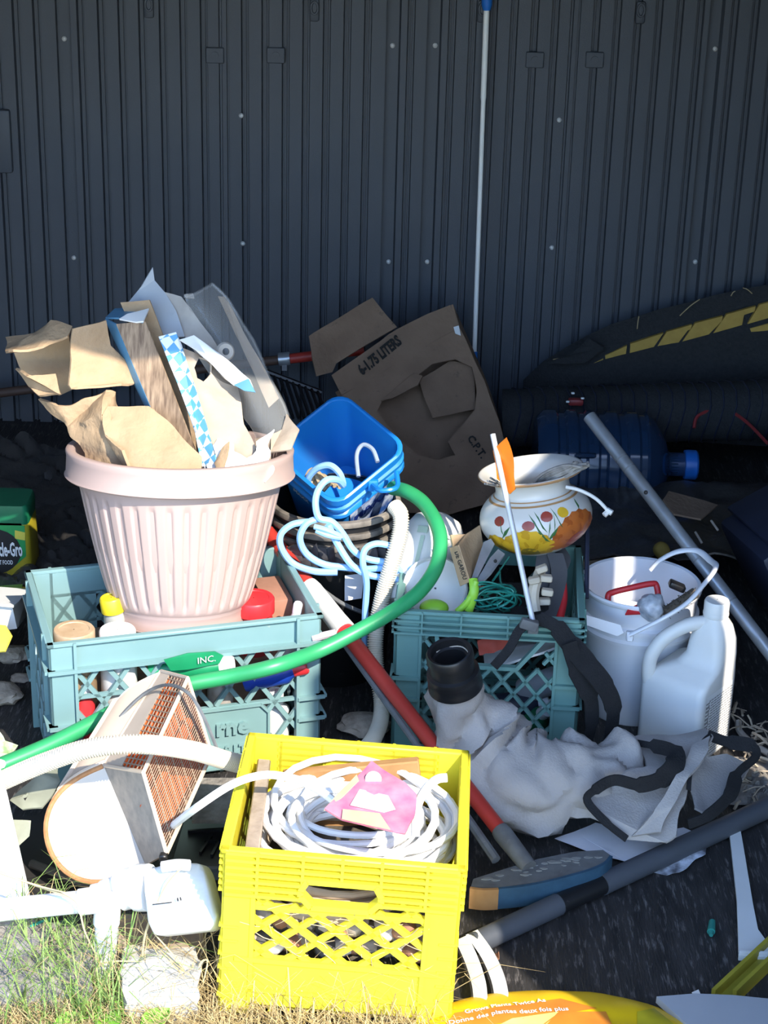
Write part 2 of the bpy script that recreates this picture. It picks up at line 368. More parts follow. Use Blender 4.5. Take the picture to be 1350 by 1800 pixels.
mb = MB(); mb.box((1.49, 3.25, 1.0), (0.04, 2.34, 2.0)); struct('wall_right', mb, shed)
mb = MB(); mb.box((0, 3.22, 2.02), (3.1, 2.44, 0.05)); struct('ceiling', mb, shed)
HB = 1.60
mb = MB(); mb.box((0, 2.06, (HB + 2.0) / 2), (3.0, 0.06, 2.0 - HB)); struct('wall_header', mb, shed)
mb = MB(); mb.box((-1.38, 2.06, 0.8), (0.2, 0.06, 1.6)); struct('wall_front_left', mb, shed)
mb = MB(); mb.box((1.30, 2.06, 0.8), (0.36, 0.06, 1.6)); struct('wall_front_right', mb, shed)
D0, D1, DH = V((1.08, 2.02, 0)), V((0.80, 1.28, 0)), 1.68
dv = (D1 - D0).normalized(); ang = math.atan2(dv.y, dv.x)
mb = MB(); mb.box((D0 + D1) / 2 + V((0, 0, DH / 2 + 0.01)), ((D1 - D0).length, 0.045, DH), Matrix.Rotation(ang, 3, 'Z'), 0.008)
dr = struct('added_shade_door', mb, shed)  # unseen open leaf, added and angled to cast shade over the right side
hp = D1 - dv * 0.06 + V((dv.y, -dv.x, 0)) * 0.02; hq = V((dv.y, -dv.x, 0)) * 0.035
mb = MB(); mb.tube([hp + V((0, 0, 0.9)), hp + hq + V((0, 0, 0.92)), hp + hq + V((0, 0, 1.05)), hp + V((0, 0, 1.07))], 0.008, 8); part('added_door_handle', mb, black, dr)

# ================================================================== CRATES
def lattice_lines(u0, u1, v0, v1, spacing, slope, excl=None):
    """diagonal segments of both slopes clipped to a rectangle, leaving out an excluded box"""
    out = []; H = v1 - v0
    for sg in (1, -1):
        k = -int(H / slope / spacing) - 2
        while True:
            us = u0 + k * spacing
            if sg > 0: a, b = (us, v0), (us + H / slope, v1)
            else: a, b = (us, v1), (us + H / slope, v0)
            if us > u1: break
            k += 1
            n = 40; run = None
            for i in range(n + 1):
                t = i / n; u = a[0] + (b[0] - a[0]) * t; v = a[1] + (b[1] - a[1]) * t
                ok = u0 <= u <= u1 and not (excl and excl[0] < u < excl[1] and excl[2] < v < excl[3])
                if ok: run = ((u, v) if run is None else run[0], (u, v)) if run is None else (run[0], (u, v))
                if (not ok or i == n) and run:
                    if abs(run[0][0] - run[1][0]) > spacing * 0.12: out.append(run)
                    run = None
    return out
class WallMB(MB):
    def __init__(s, mp): super().__init__(); s.mp = mp
    def rect(s, u0, u1, v0, v1, w0, w1):
        s.hexa([s.mp(u, v, ww) for ww in (w0, w1) for (u, v) in ((u0, v0), (u1, v0), (u1, v1), (u0, v1))])
    def seg(s, a, b, wd, w0, w1):
        a = V((*a, 0)); b = V((*b, 0)); d = (b - a).normalized(); n = V((-d.y, d.x, 0)) * wd / 2
        q = [a - n, b - n, b + n, a + n]
        s.hexa([s.mp(p.x, p.y, ww) for ww in (w0, w1) for p in q])
def crate(label, m, W, D, H, loc, rot, style, group=None):
    c = thing('milk_crate', label, 'crate', loc, rot, group)
    # base grid
    b = MB()
    for i in range(12):
        x = -W / 2 + 0.02 + (W - 0.04) * i / 11; b.box((x, 0, 0.008), (0.006, D - 0.02, 0.01))
    for i in range(9):
        y = -D / 2 + 0.02 + (D - 0.04) * i / 8; b.box((0, y, 0.009), (W - 0.02, 0.006, 0.01))
    part('base_grid', b, m, c, True)
    maps = {'front': (W, lambda u, v, w: V((u - W / 2, -D / 2 + w, v))), 'back': (W, lambda u, v, w: V((u - W / 2, D / 2 - w, v))),
            'left': (D, lambda u, v, w: V((-W / 2 + w, u - D / 2, v))), 'right': (D, lambda u, v, w: V((W / 2 - w, u - D / 2, v)))}
    T = 0.008; pw = 0.1 * min(W, D) + 0.012
    for side, (L, mp) in maps.items():
        wb = WallMB(mp)
        if style == 'yellow':
            lo, hi = 0.36 * H, 0.74 * H
            wb.rect(pw, L - pw, 0.02, lo, 0.002, T)                    # solid lower plate
            wb.rect(pw, L - pw, hi, H - 0.004, 0.004, T) if side != 'front' else (wb.rect(pw, 0.33 * L, hi, H - 0.004, 0.004, T), wb.rect(0.67 * L, L - pw, hi, H - 0.004, 0.004, T), wb.rect(0.33 * L, 0.67 * L, 0.86 * H, H - 0.004, 0.004, T))
            ex = (0.31 * L, 0.69 * L, 0.70 * H, H) if side in ('front', 'back') else None
            for a, e in lattice_lines(pw - 0.003, L - pw + 0.003, lo, hi + 0.005, 0.050, 0.82, ex): wb.seg(a, e, 0.0078, 0.0, T)
            wb.rect(0.02, L - 0.02, lo - 0.004, lo + 0.003, -0.004, T)
            wb.rect(0.02, L - 0.02, 0.16 * H, 0.16 * H + 0.005, -0.003, T)
            wb.rect(pw, L - pw, hi - 0.022, hi - 0.015, -0.001, T)
            for u in (pw, L - pw): wb.rect(u - 0.003, u + 0.003, 0.01, hi, -0.003, T)
            # ridged top band
            nr = 7
            for k in range(nr):
                v = hi + 0.002 + (H - hi - 0.006) * k / (nr - 1)
                if side in ('front', 'back') and v < 0.855 * H:
                    wb.rect(0.004, 0.345 * L, v - 0.0022, v + 0.0022, -0.006, T); wb.rect(0.655 * L, L - 0.004, v - 0.0022, v + 0.0022, -0.006, T)
                else: wb.rect(0.004, L - 0.004, v - 0.0022, v + 0.0022, -0.006, T)
            for u in (0.145, 0.335, 0.5, 0.665, 0.855):
                v0 = hi if u in (0.145, 0.855) or side not in ('front', 'back') else (0.86 * H if u == 0.5 else 0.80 * H)
                wb.rect(u * L - 0.002, u * L + 0.002, v0, H, -0.005, T)
            if side in ('front', 'back'):   # rounded hand hole
                uc, vc, a, bb = 0.5 * L, 0.785 * H, 0.17 * L, 0.075 * H
                ring = [(uc + sx * a, vc + sy) for sx, sy in ((-1, 0.2 * bb), (-0.85, bb), (0.85, bb), (1, 0.2 * bb), (1, -0.2 * bb), (0.72, -bb), (-0.72, -bb), (-1, -0.2 * bb))]
                for k in range(8): wb.seg(ring[k], ring[(k + 1) % 8], 0.008, -0.007, T + 0.002)
                wb.rect(0.345 * L, 0.375 * L, 0.735 * H, 0.765 * H, 0, T) if False else None
                for sx in (-1, 1):
                    for k in range(3): wb.seg((uc + sx * a * (0.98 + 0.0 * k), vc - bb * 0.2), (uc + sx * a * 1.02, vc - bb * 0.9), 0.005, 0, T)
        elif style == 'wide':
            hi = 0.83 * H; lo = 0.08 * H
            wb.rect(0.0, L, hi, H - 0.004, 0.003, T)
            if side in ('back', 'left'): wb.rect(0.0, L * (0.26 if side == 'back' else 1), 0.55 * H if side == 'back' else 0.72 * H, hi, 0.003, T)
            wb.rect(pw, L - pw, 0.01, lo, 0.002, T)
            ex = (0.36 * L, 0.80 * L, 0.0, 0.46 * H) if side == 'front' else None
            sp = 0.052
            for a, e in lattice_lines(pw - 0.003, L - pw + 0.003, lo, hi, sp, 1.45, ex): wb.seg(a, e, 0.0074, 0.001, T)
            for v in ((0.64, 0.46) if side == 'front' else (0.64, 0.36)): wb.rect(pw, L - pw, v * H - 0.003, v * H + 0.003, 0.001, T)
            wb.rect(-0.004, L + 0.004, hi - 0.004, hi + 0.002, -0.009, T)     # ledge under the top band
            for v in (0.47, 0.33):
                wb.rect(-0.006, pw, v * H - 0.003, v * H + 0.003, -0.010, T); wb.rect(L - pw, L + 0.006, v * H - 0.003, v * H + 0.003, -0.010, T)
            for u in (pw, L - pw): wb.rect(u - 0.0025, u + 0.0025, 0.0, H, -0.007, T)
            if side == 'front':
                pts = [(0.36, 0.06), (0.36, 0.40), (0.40, 0.455), (0.77, 0.455), (0.80, 0.40), (0.80, 0.15), (0.76, 0.06)]
                q = [(u * L, v * H) for u, v in pts]
                wb.add([mp(u, v, 0.001) for u, v in q] + [mp(u, v, T) for u, v in q], [tuple(range(7)), tuple(range(13, 6, -1))] + [(k, (k + 1) % 7, 7 + (k + 1) % 7, 7 + k) for k in range(7)])
                for k in range(7): wb.seg(q[k], q[(k + 1) % 7], 0.004, -0.004, T)
        else:
            hi = 0.86 * H; lo = 0.10 * H
            wb.rect(0.0, L, hi, H - 0.003, 0.004, T)
            for v in (0.86, 0.90, 0.94): wb.rect(-0.003, L + 0.003, v * H - 0.0018, v * H + 0.0018, -0.007, T)
            wb.rect(pw, L - pw, 0.01, lo, 0.002, T)
            ex = (0.22 * L, 0.80 * L, 0.66 * H, hi) if side in ('front', 'back') else None
            for a, e in lattice_lines(pw - 0.003, L - pw + 0.003, lo, hi, 0.0385, 1.25, ex): wb.seg(a, e, 0.0058, 0.001, T)
            if ex:
                for k, (p, q) in enumerate([((0.22, 0.86), (0.24, 0.70)), ((0.24, 0.70), (0.30, 0.655)), ((0.30, 0.655), (0.66, 0.655)), ((0.66, 0.655), (0.80, 0.86))]):
                    wb.seg((p[0] * L, p[1] * H), (q[0] * L, q[1] * H), 0.007, -0.003, T)
            for v in (0.56, 0.42):
                wb.rect(-0.004, pw, v * H - 0.003, v * H + 0.003, -0.008, T); wb.rect(L - pw, L + 0.004, v * H - 0.003, v * H + 0.003, -0.008, T)
            for u in (pw, L - pw): wb.rect(u - 0.0025, u + 0.0025, 0.0, hi, -0.005, T)
            for u in (0.14, 0.35, 0.6, 0.86): wb.rect(u * L - 0.0015, u * L + 0.0015, hi, H, -0.006, T)
        part('lattice_wall', wb, m, c, True, 0.4)
    for sx in (-1, 1):
        for sy in (-1, 1):
            p = MB(); bev = 0.003
            p.box((sx * (W / 2 - pw / 2), sy * (D / 2 - T / 2), H / 2), (pw, T + 0.001, H - 0.004), bev=bev, seg=1)
            p.box((sx * (W / 2 - T / 2), sy * (D / 2 - pw / 2), H / 2), (T + 0.001, pw, H - 0.004), bev=bev, seg=1)
            if style == 'yellow':
                for k in range(6):
                    z = 0.12 * H + k * 0.085 * H; p.box((sx * (W / 2 + 0.001), sy * (D / 2 - 0.014), z), (0.004, 0.03, 0.003)); p.box((sx * (W / 2 - 0.012), sy * (D / 2 + 0.001), z), (0.022, 0.004, 0.003))
            part('corner_post', p, m, c, True, 0.4)
    r = MB(); rw = 0.013
    for sy in (-1, 1): r.box((0, sy * (D / 2 - rw / 2 + 0.004), H - 0.003), (W + 0.008, rw, 0.007), bev=0.002, seg=1)
    for sx in (-1, 1): r.box((sx * (W / 2 - rw / 2 + 0.004), 0, H - 0.003), (rw, D + 0.008, 0.007), bev=0.002, seg=1)
    part('rim', r, m, c, True)
    return c
yc = crate('bright yellow milk crate holding a coil of white cable', yel, 0.318, 0.302, 0.270, (-0.045, 2.245, 0.006), (0, math.radians(2.2), math.radians(-2.5)), 'yellow')
lc = crate('wide pale green milk crate under the ribbed beige planter', teal, 0.45, 0.285, 0.285, (-0.357, 2.861, 0.0), (0, 0, math.radians(17.5)), 'wide')
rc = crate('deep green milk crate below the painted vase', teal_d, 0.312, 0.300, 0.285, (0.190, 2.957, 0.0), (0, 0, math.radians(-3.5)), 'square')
# raised lettering on the wide crate's plate
cm = ROOTM[lc.name]
def on_lc(u, v, off=0.001): return cm @ V((u * 0.45 - 0.225, -0.1425 - off, v * 0.285))
text('rne', on_lc(0.60, 0.285), on_lc(0.725, 0.285), V((0, 0, 1)), teal, lc, 'moulded_lettering', 0.001, bold=0.035, depth=0.08)
text('ODS LTD.', on_lc(0.56, 0.155), on_lc(0.755, 0.155), V((0, 0, 1)), teal, lc, 'moulded_lettering', 0.001, bold=0.03, depth=0.11)

# ================================================================== PLANTER
PT = math.radians(10)
pot = thing('planter', 'large ribbed beige plastic planter stuffed with torn cardboard', 'planter', (-0.343, 2.868, 0.235), (-PT, 0, 0))
NFL = 36; PZ = 0.85
prof = [(0.002, 0.006), (0.100, 0.006), (0.104, 0.0), (0.110, 0.0), (0.113, 0.006), (0.111, 0.018), (0.112, 0.03), (0.1135, 0.033), (0.113, 0.037)]
nz_ = 30
for k in range(nz_ + 1):
    t = k / nz_; z = 0.040 + t * (0.292 - 0.040); r = 0.116 + (0.171 - 0.116) * (t ** 0.78); prof.append((r, z))
prof = [(r, z * PZ) for r, z in prof]
def flute(a, i, r, z):
    z = z / PZ
    if z < 0.052 or z > 0.268: wgt = 0
    else: wgt = min(1, (z - 0.052) / 0.012, (0.268 - z) / 0.014); wgt = math.sqrt(max(0, wgt))
    s = math.cos(a * NFL); g = max(0, s * 1.25 - 0.05)
    return r - 0.0048 * wgt * min(1, g) 
b = MB(); b.lathe(prof, 432, rad=flute)
part('body', b, pot_m, pot, True, 1.2)
b = MB(); b.lathe([(r, z * PZ) for r, z in [(0.168, 0.288), (0.176, 0.290), (0.190, 0.294), (0.1925, 0.297), (0.190, 0.301), (0.1885, 0.335), (0.190, 0.345), (0.188, 0.349), (0.178, 0.350), (0.174, 0.346), (0.172, 0.30), (0.168, 0.288)]], 96); part('rim', b, pot_m, pot, True, 1.0)
b = MB(); b.lathe([(r, z * PZ) for r, z in [(0.171, 0.30), (0.160, 0.25), (0.145, 0.16), (0.11, 0.05), (0.002, 0.048)]], 64); part('inner_wall', b, pot_m, pot, True, 1.2)
b = MB(); b.lathe([(0.002, -0.002), (0.112, -0.002), (0.122, 0.003), (0.1235, 0.006), (0.118, 0.006), (0.108, 0.001)], 64); part('foot_saucer', b, pot_m, pot, True, 1.0)

# ------------------------------------------------------------------ cardboard and cartons standing in the planter
def Z1(x, y, Y): return P(x / 2.5, 440 + y / 2.5, Y)
def zs(pts, Y): return [Z1(p[0], p[1], p[2] if len(p) > 2 else Y) for p in pts]
t = thing('torn_carton', 'crushed open brown carton sticking out beyond the planter rim', 'cardboard', Z1(300, 640, 2.98))
part('top_flap', MB().sheet(zs([(22, 385, 3.0), (190, 360, 2.99), (230, 310, 2.97), (325, 332, 2.95), (297, 380, 2.92), (190, 432, 2.90), (60, 448, 2.90), (25, 452, 2.93)], 0), 0.004, 0.006, 25, 3), card, t)
part('back_wall', MB().sheet(zs([(60, 446), (297, 378), (320, 610), (262, 638), (110, 560)], 3.02), 0.004, 0.004, 15, 2), card, t)
part('front_flap', MB().sheet(zs([(72, 522, 2.97), (120, 548, 2.93), (245, 540, 2.93), (272, 637, 2.90), (170, 638, 2.92), (128, 602, 2.95)], 0), 0.004, 0.005, 20, 3, seed=2), card, t)
part('side_panel', MB().sheet(zs([(322, 336, 2.93), (460, 308, 2.96), (490, 420, 2.96), (560, 500, 2.97), (592, 582, 2.95), (535, 588, 2.92), (310, 610, 2.90), (299, 590, 2.90), (302, 440, 2.92)], 0), 0.004, 0.006, 22, 3, seed=4), card, t)
t = thing('crumpled_cardboard', 'crumpled brown corrugated cardboard wedged low in the planter', 'cardboard', Z1(600, 980, 2.85))
part('torn_wing', MB().sheet(zs([(160, 650, 2.95), (250, 690, 2.92), (460, 622, 2.92), (500, 640, 2.92), (527, 688, 2.93), (452, 722, 2.87), (458, 815, 2.85), (525, 880, 2.84), (580, 1010, 2.82), (400, 1010, 2.86), (378, 900, 2.88), (300, 775, 2.92)], 0), 0.005, 0.009, 30, 4, seed=6), card, t)
part('front_panel', MB().sheet(zs([(452, 722, 2.87), (470, 690, 2.88), (527, 686, 2.88), (655, 688, 2.88), (722, 742, 2.86), (882, 912, 2.81), (890, 1020, 2.78), (590, 1020, 2.78), (540, 885, 2.80), (456, 815, 2.84)], 0), 0.005, 0.006, 20, 4, seed=8), card, t)
t = thing('blue_edged_carton', 'tall carton with a woodgrain picture front and blue edges', 'carton', Z1(830, 960, 2.86))
fq = zs([(512, 325, 2.985), (640, 312, 2.97), (905, 1000, 2.84), (800, 1010, 2.86)], 0)
b = MB(); b.sheet(fq, 0.003, 0.001, 20, 1); 
woodpic = mat('woodgrain_print', (0.44, 0.31, 0.20), 0.6, (0.17, 0.11, 0.07), 60, 0.6, stretch=(3.2, 1, 0.4))
part('picture_panel', b, woodpic, t)
part('side_panel', MB().sheet([fq[0], zs([(464, 300, 3.01)], 0)[0], zs([(560, 520, 2.99)], 0)[0], zs([(640, 690, 2.955)], 0)[0], zs([(770, 1000, 2.89)], 0)[0], fq[3]], 0.003, 0.001, 20, 1), boxblue, t)
part('top_flap', MB().sheet(zs([(466, 298, 3.02), (505, 260, 3.06), (655, 253, 3.05), (645, 285, 3.0), (628, 318, 2.965), (520, 300, 2.985)], 0), 0.003, 0.001, 20, 1), boxblue, t)
part('torn_liner', MB().sheet(zs([(525, 305, 2.98), (560, 282, 2.99), (655, 258, 3.0), (630, 315, 2.96), (600, 318, 2.962)], 0), 0.003, 0.002, 20, 1), white_c, t)
part('back_panel', MB().sheet([p + V((0.0, 0.055, 0.02)) for p in fq], 0.003, 0.001, 20, 1), card, t)
t = thing('diamond_carton', 'torn white carton with blue diamond print beside the woodgrain carton', 'carton', Z1(960, 980, 2.85))
part('printed_edge', MB().sheet(zs([(700, 382, 2.95), (776, 360, 2.95), (850, 590, 2.91), (945, 900, 2.83), (960, 1000, 2.82), (905, 1000, 2.83), (860, 800, 2.86)], 0), 0.003, 0.002, 20, 2), dia, t)
part('inner_panel', MB().sheet(zs([(785, 420, 2.95), (850, 450, 2.95), (900, 480, 2.96), (935, 515, 2.96), (1040, 600, 2.95), (1075, 760, 2.90), (1130, 870, 2.87), (1090, 1000, 2.86), (955, 1000, 2.84), (850, 590, 2.92)], 0), 0.003, 0.005, 22, 3, hole=zs([(850, 520, 2.938), (880, 478, 2.95), (930, 490, 2.95), (925, 540, 2.94), (890, 580, 2.93), (860, 565, 2.93)], 0)), mat('tan_board', (0.44, 0.355, 0.27), 0.85, (0.37, 0.29, 0.215), 18, 0.3, 0.4), t)
part('white_flap', MB().sheet(zs([(788, 395, 2.94), (850, 375, 2.95), (960, 455, 2.94), (1100, 570, 2.92), (1122, 622, 2.90), (1030, 592, 2.92), (930, 500, 2.93), (860, 440, 2.93)], 0), 0.003, 0.003, 20, 2), white_c, t)
part('flap_corner', MB().sheet(zs([(1030, 592, 2.915), (1092, 565, 2.91), (1124, 624, 2.895), (1075, 618, 2.90)], 0), 0.003, 0.001, 20, 1), boxblue, t)
t = thing('grey_carton_flaps', 'tall grey card flaps rising to a torn point above the planter', 'cardboard', Z1(750, 600, 3.05))
part('flap', MB().sheet(zs([(545, 258, 3.08), (610, 175, 3.09), (672, 74, 3.10), (682, 130, 3.10), (725, 185, 3.08), (770, 270, 3.05), (810, 380, 3.02), (690, 385, 3.01), (650, 310, 3.04)], 0), 0.003, 0.003, 12, 3), card_g, t)
part('flap', MB().sheet(zs([(725, 185, 3.08), (795, 205, 3.07), (818, 235, 3.06), (870, 310, 3.05), (945, 405, 3.02), (1040, 600, 2.98), (930, 560, 2.99), (805, 370, 3.03)], 0), 0.003, 0.003, 12, 3), mat('grey_tan_card', (0.43, 0.40, 0.36), 0.85), t)
t = thing('clear_clamshell', 'clear curved plastic clamshell packaging at the top of the planter', 'packaging', Z1(1100, 860, 2.95))
def cl(u, v):
    lf = spline(zs([(805, 200, 3.06), (850, 290, 3.05), (935, 440, 3.03), (1010, 620, 3.0), (1090, 760, 2.95), (1150, 880, 2.92)], 0), 4); rt = spline(zs([(930, 155, 3.10), (1005, 225, 3.09), (1110, 400, 3.05), (1190, 570, 3.0), (1262, 722, 2.95), (1240, 860, 2.90)], 0), 4)
    i = min(int(v * (len(lf) - 1)), len(lf) - 2); k = v * (len(lf) - 1) - i
    a = lf[i].lerp(lf[i + 1], k); bq = rt[i].lerp(rt[i + 1], k); p = a.lerp(bq, u)
    return p + V((0, -0.035 * math.sin(math.pi * u) * (0.4 + 0.6 * math.sin(math.pi * min(1, v * 1.1))), 0)) + noise.noise_vector(p * 30) * 0.003
part('shell', MB().grid(cl, 14, 28, 0.001), clear, t)
part('rolled_edge', MB().tube([cl(1, k / 30) for k in range(31)], 0.003, 6), clear, t)
part('rolled_edge', MB().tube([cl(k / 12, 0) for k in range(13)], 0.003, 6), clear, t)
part('backing_card', MB().sheet([cl(0.0, 0.05) + V((0, .01, 0)), cl(0.25, 0.08) + V((0, .02, 0)), cl(0.3, 0.02) + V((0, .02, 0)), cl(0.12, 0.0) + V((0, .01, 0)), cl(-.02, 0.0) + V((0, .01, 0))], 0.002, 0.001), mat('grey_tan_card', (0.43, 0.40, 0.36)), t)
part('edge_card', MB().sheet([cl(0.86, 0.15) + V((0, .012, 0)), cl(0.98, 0.18) + V((0, .008, 0)), cl(0.97, 0.7) + V((0, .008, 0)), cl(0.62, 0.75) + V((0, .03, 0)), cl(0.7, 0.4) + V((0, .03, 0))], 0.002, 0.003), mat('tan_board', (0.66, 0.55, 0.43)), t)
dc = Z1(990, 445, 2.965); b = MB(); Mx = Matrix.Translation(dc) @ Matrix.Rotation(math.radians(70), 4, 'X') @ Matrix.Rotation(math.radians(20), 4, 'Y')
b.lathe([(0.006, 0.0), (0.006, 0.004), (0.013, 0.004), (0.016, 0.0)], 24, Mx); part('moulded_hub', b, mat('grey_tan_card', (0.4, 0.4, 0.4)), t)
t = thing('folded_card_end', 'small folded tan card box end at the planter rim', 'cardboard', Z1(1240, 880, 2.90))
part('panel', MB().sheet(zs([(1192, 812, 2.90), (1245, 790, 2.92), (1265, 722, 2.94), (1312, 790, 2.90), (1282, 872, 2.87), (1190, 888, 2.87)], 0), 0.003, 0.003, 25, 2), mat('tan_board', (0.66, 0.55, 0.43)), t)
part('panel', MB().sheet(zs([(1120, 830, 2.92), (1192, 812, 2.90), (1190, 920, 2.87), (1120, 950, 2.88)], 0), 0.003, 0.004, 25, 2), mat('tan_board', (0.66, 0.55, 0.43)), t)
b = MB(); b.sheet(zs([(905, 930, 2.84), (940, 840, 2.87), (985, 785, 2.90), (1030, 800, 2.90), (1020, 880, 2.86), (1080, 900, 2.84), (1200, 800, 2.88), (1190, 960, 2.82), (1170, 1010, 2.80), (960, 1010, 2.79)], 0), 0.002, 0.012, 40, 4)
single('crumpled_paper', b, white_c, 'crumpled white paper tucked inside the planter rim', 'paper')
b = MB(); b.sheet(zs([(945, 935, 2.82), (975, 870, 2.84), (1010, 845, 2.845), (990, 960, 2.80), (965, 985, 2.79)], 0), 0.003, 0.004, 40, 2)
single('card_scrap', b, card, 'small torn brown card scrap lying on the crumpled paper', 'cardboard')
# ================================================================== BACK OF THE SHED
t = thing('telescopic_pole', 'white pole with blue grips leaning on the ribbed back wall', 'pole', P(833, 650, 4.26))
a, bq = P(855.5, 10, 4.37), P(833.5, 630, 4.27)
part('shaft', MB().tube([a, a.lerp(bq, 0.25), a.lerp(bq, 0.26), bq], [0.0068, 0.0068, 0.0056, 0.0056], 12), white_c, t)
part('grip', MB().tube([P(857, -90, 4.372), P(856, 8, 4.37), P(855.8, 18, 4.37)], [0.0125, 0.0125, 0.009], 14), capblue, t)
part('foot_grip', MB().tube([P(833.5, 618, 4.27), P(831, 720, 4.24)], 0.0085, 12), capblue, t)
t = thing('long_handle', 'dark brown and red pole lying level along the back wall', 'pole', P(0, 690, 4.25))
part('shaft', MB().tube([P(-80, 700, 4.28), P(495, 632, 4.28)], 0.0115, 12), mat('dark_brown_handle', (0.09, 0.05, 0.035), 0.6), t)
part('red_end', MB().tube([P(505, 631, 4.28), P(640, 615, 4.28)], 0.0125, 12), red, t)
part('clamp', MB().tube([P(490, 632, 4.28), P(510, 630, 4.28)], 0.0165, 12).box(P(500, 644, 4.275), (0.012, 0.012, 0.018)), metal, t)
b = MB()
for i in range(9):
    b.tube([P(470 + i * 11, 655 + i * 4, 4.2), P(495 + i * 10, 735, 4.05)], 0.004, 6)
b.tube([P(465, 652, 4.2), P(565, 690, 4.2)], 0.007, 8)
single('black_rake_head', b, black, 'black tined rake head behind the blue pail', 'rake')

# big carton with a torn hole
def Yc(py): return 4.18 - (py - 530) / 360 * 0.30
def C(x, y, dy=0): return P(x, y, Yc(y) + dy)
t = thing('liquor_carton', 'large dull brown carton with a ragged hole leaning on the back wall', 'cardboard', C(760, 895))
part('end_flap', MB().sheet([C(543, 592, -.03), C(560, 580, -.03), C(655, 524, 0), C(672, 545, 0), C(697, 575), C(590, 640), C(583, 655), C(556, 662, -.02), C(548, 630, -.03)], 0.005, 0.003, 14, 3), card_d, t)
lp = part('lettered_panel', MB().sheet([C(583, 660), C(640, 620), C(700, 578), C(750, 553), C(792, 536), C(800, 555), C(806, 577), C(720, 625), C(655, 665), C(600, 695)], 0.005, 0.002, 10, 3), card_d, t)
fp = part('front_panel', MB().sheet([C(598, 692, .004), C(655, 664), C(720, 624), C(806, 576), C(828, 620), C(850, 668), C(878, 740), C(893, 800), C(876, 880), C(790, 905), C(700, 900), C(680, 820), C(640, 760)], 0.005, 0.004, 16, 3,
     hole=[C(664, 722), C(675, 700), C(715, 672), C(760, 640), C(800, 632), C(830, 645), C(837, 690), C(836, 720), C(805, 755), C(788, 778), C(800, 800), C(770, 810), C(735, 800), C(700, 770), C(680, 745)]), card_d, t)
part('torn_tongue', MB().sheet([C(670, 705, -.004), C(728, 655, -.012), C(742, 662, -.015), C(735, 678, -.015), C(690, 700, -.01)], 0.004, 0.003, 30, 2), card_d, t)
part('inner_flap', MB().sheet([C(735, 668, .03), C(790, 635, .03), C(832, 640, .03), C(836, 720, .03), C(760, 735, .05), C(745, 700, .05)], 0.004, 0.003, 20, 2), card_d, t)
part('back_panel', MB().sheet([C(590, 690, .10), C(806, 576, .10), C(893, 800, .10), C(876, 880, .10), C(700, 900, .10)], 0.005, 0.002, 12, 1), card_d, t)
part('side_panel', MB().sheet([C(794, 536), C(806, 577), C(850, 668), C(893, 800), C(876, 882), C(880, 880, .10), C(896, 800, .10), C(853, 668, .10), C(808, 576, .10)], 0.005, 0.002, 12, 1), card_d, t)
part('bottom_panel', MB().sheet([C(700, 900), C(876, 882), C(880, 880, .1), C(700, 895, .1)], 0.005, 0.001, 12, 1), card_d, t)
part('tape_scrap', MB().sheet([C(797, 575, -.006), C(806, 572, -.006), C(810, 590, -.006), C(800, 586, -.006)], 0.002, 0.001, 30, 1), white_c, t)
nrm = (C(700, 578) - C(640, 620)).cross(C(640, 700) - C(640, 620)).normalized(); nrm = nrm if nrm.y < 0 else -nrm
text('6-1.75 LITERS', C(637, 661) + nrm * 0.005, C(707, 604) + nrm * 0.005, V((0, 0.2, 1)), ink, lp, bold=0.045, hscale=1.7)
text('C.P.T.', C(821, 772) + nrm * 0.006, C(846, 808) + nrm * 0.006, V((1, 0, 0.6)), ink, fp, bold=0.03)

# arched board with zigzag trim
t = thing('arched_black_board', 'black ribbed arched board with mustard zigzag trim against the back wall', 'board', P(1150, 760, 4.28))
def Yb(px, off=0): return 4.33 - off
arc_o = [(925, 672), (960, 638), (1000, 612), (1075, 572), (1160, 545), (1250, 522), (1350, 500), (1460, 480)]
b = MB(); oq = [P(x, y, 4.33) for x, y in arc_o] + [P(1460, 790, 4.20), P(925, 760, 4.24)]
b.sheet(oq, 0.03, 0.003, 10, 2); part('panel', b, darkroll, t)
yt = []
outer = [(988, 663), (1040, 632), (1062, 620), (1105, 602), (1165, 583), (1215, 566), (1265, 552), (1330, 532), (1380, 520)]
pcs = [[(988, 664), (1062, 626), (1058, 660)], [(1062, 624), (1103, 604), (1100, 628), (1064, 645)], [(1106, 603), (1168, 582), (1148, 612), (1104, 628)], [(1170, 582), (1218, 567), (1216, 576), (1195, 585), (1192, 604), (1150, 614)], [(1220, 566), (1272, 552), (1270, 562), (1248, 570), (1246, 588), (1196, 603)], [(1275, 551), (1330, 535), (1328, 545), (1308, 552), (1304, 572), (1250, 588)], [(1333, 534), (1390, 518), (1390, 548), (1310, 572)], [(1060, 648), (1098, 634), (1096, 660), (1058, 662)], [(1102, 632), (1128, 626), (1133, 656), (1098, 660)], [(1316, 576), (1352, 566), (1356, 590), (1322, 592)], [(1324, 598), (1356, 594), (1372, 650), (1345, 650)]]
for q in pcs:
    qx = sum(p[0] for p in q) / len(q); qy = sum(p[1] for p in q) / len(q)
    q = [(qx + (x - qx) * 0.93, qy + (y - qy) * 0.88) for x, y in q]
    part('trim_block', MB().sheet([P(x, y, 4.285) for x, y in q], 0.010, 0.001, 10, 0), yellow_t, t)
b = MB()
for k in range(34):
    x = 1140 + k * 8; b.tube([P(x, 622 - k * 2.0, 4.295), P(x + 3, 672, 4.27)], 0.002, 4)
part('rib', b, darkroll, t)
b = MB()
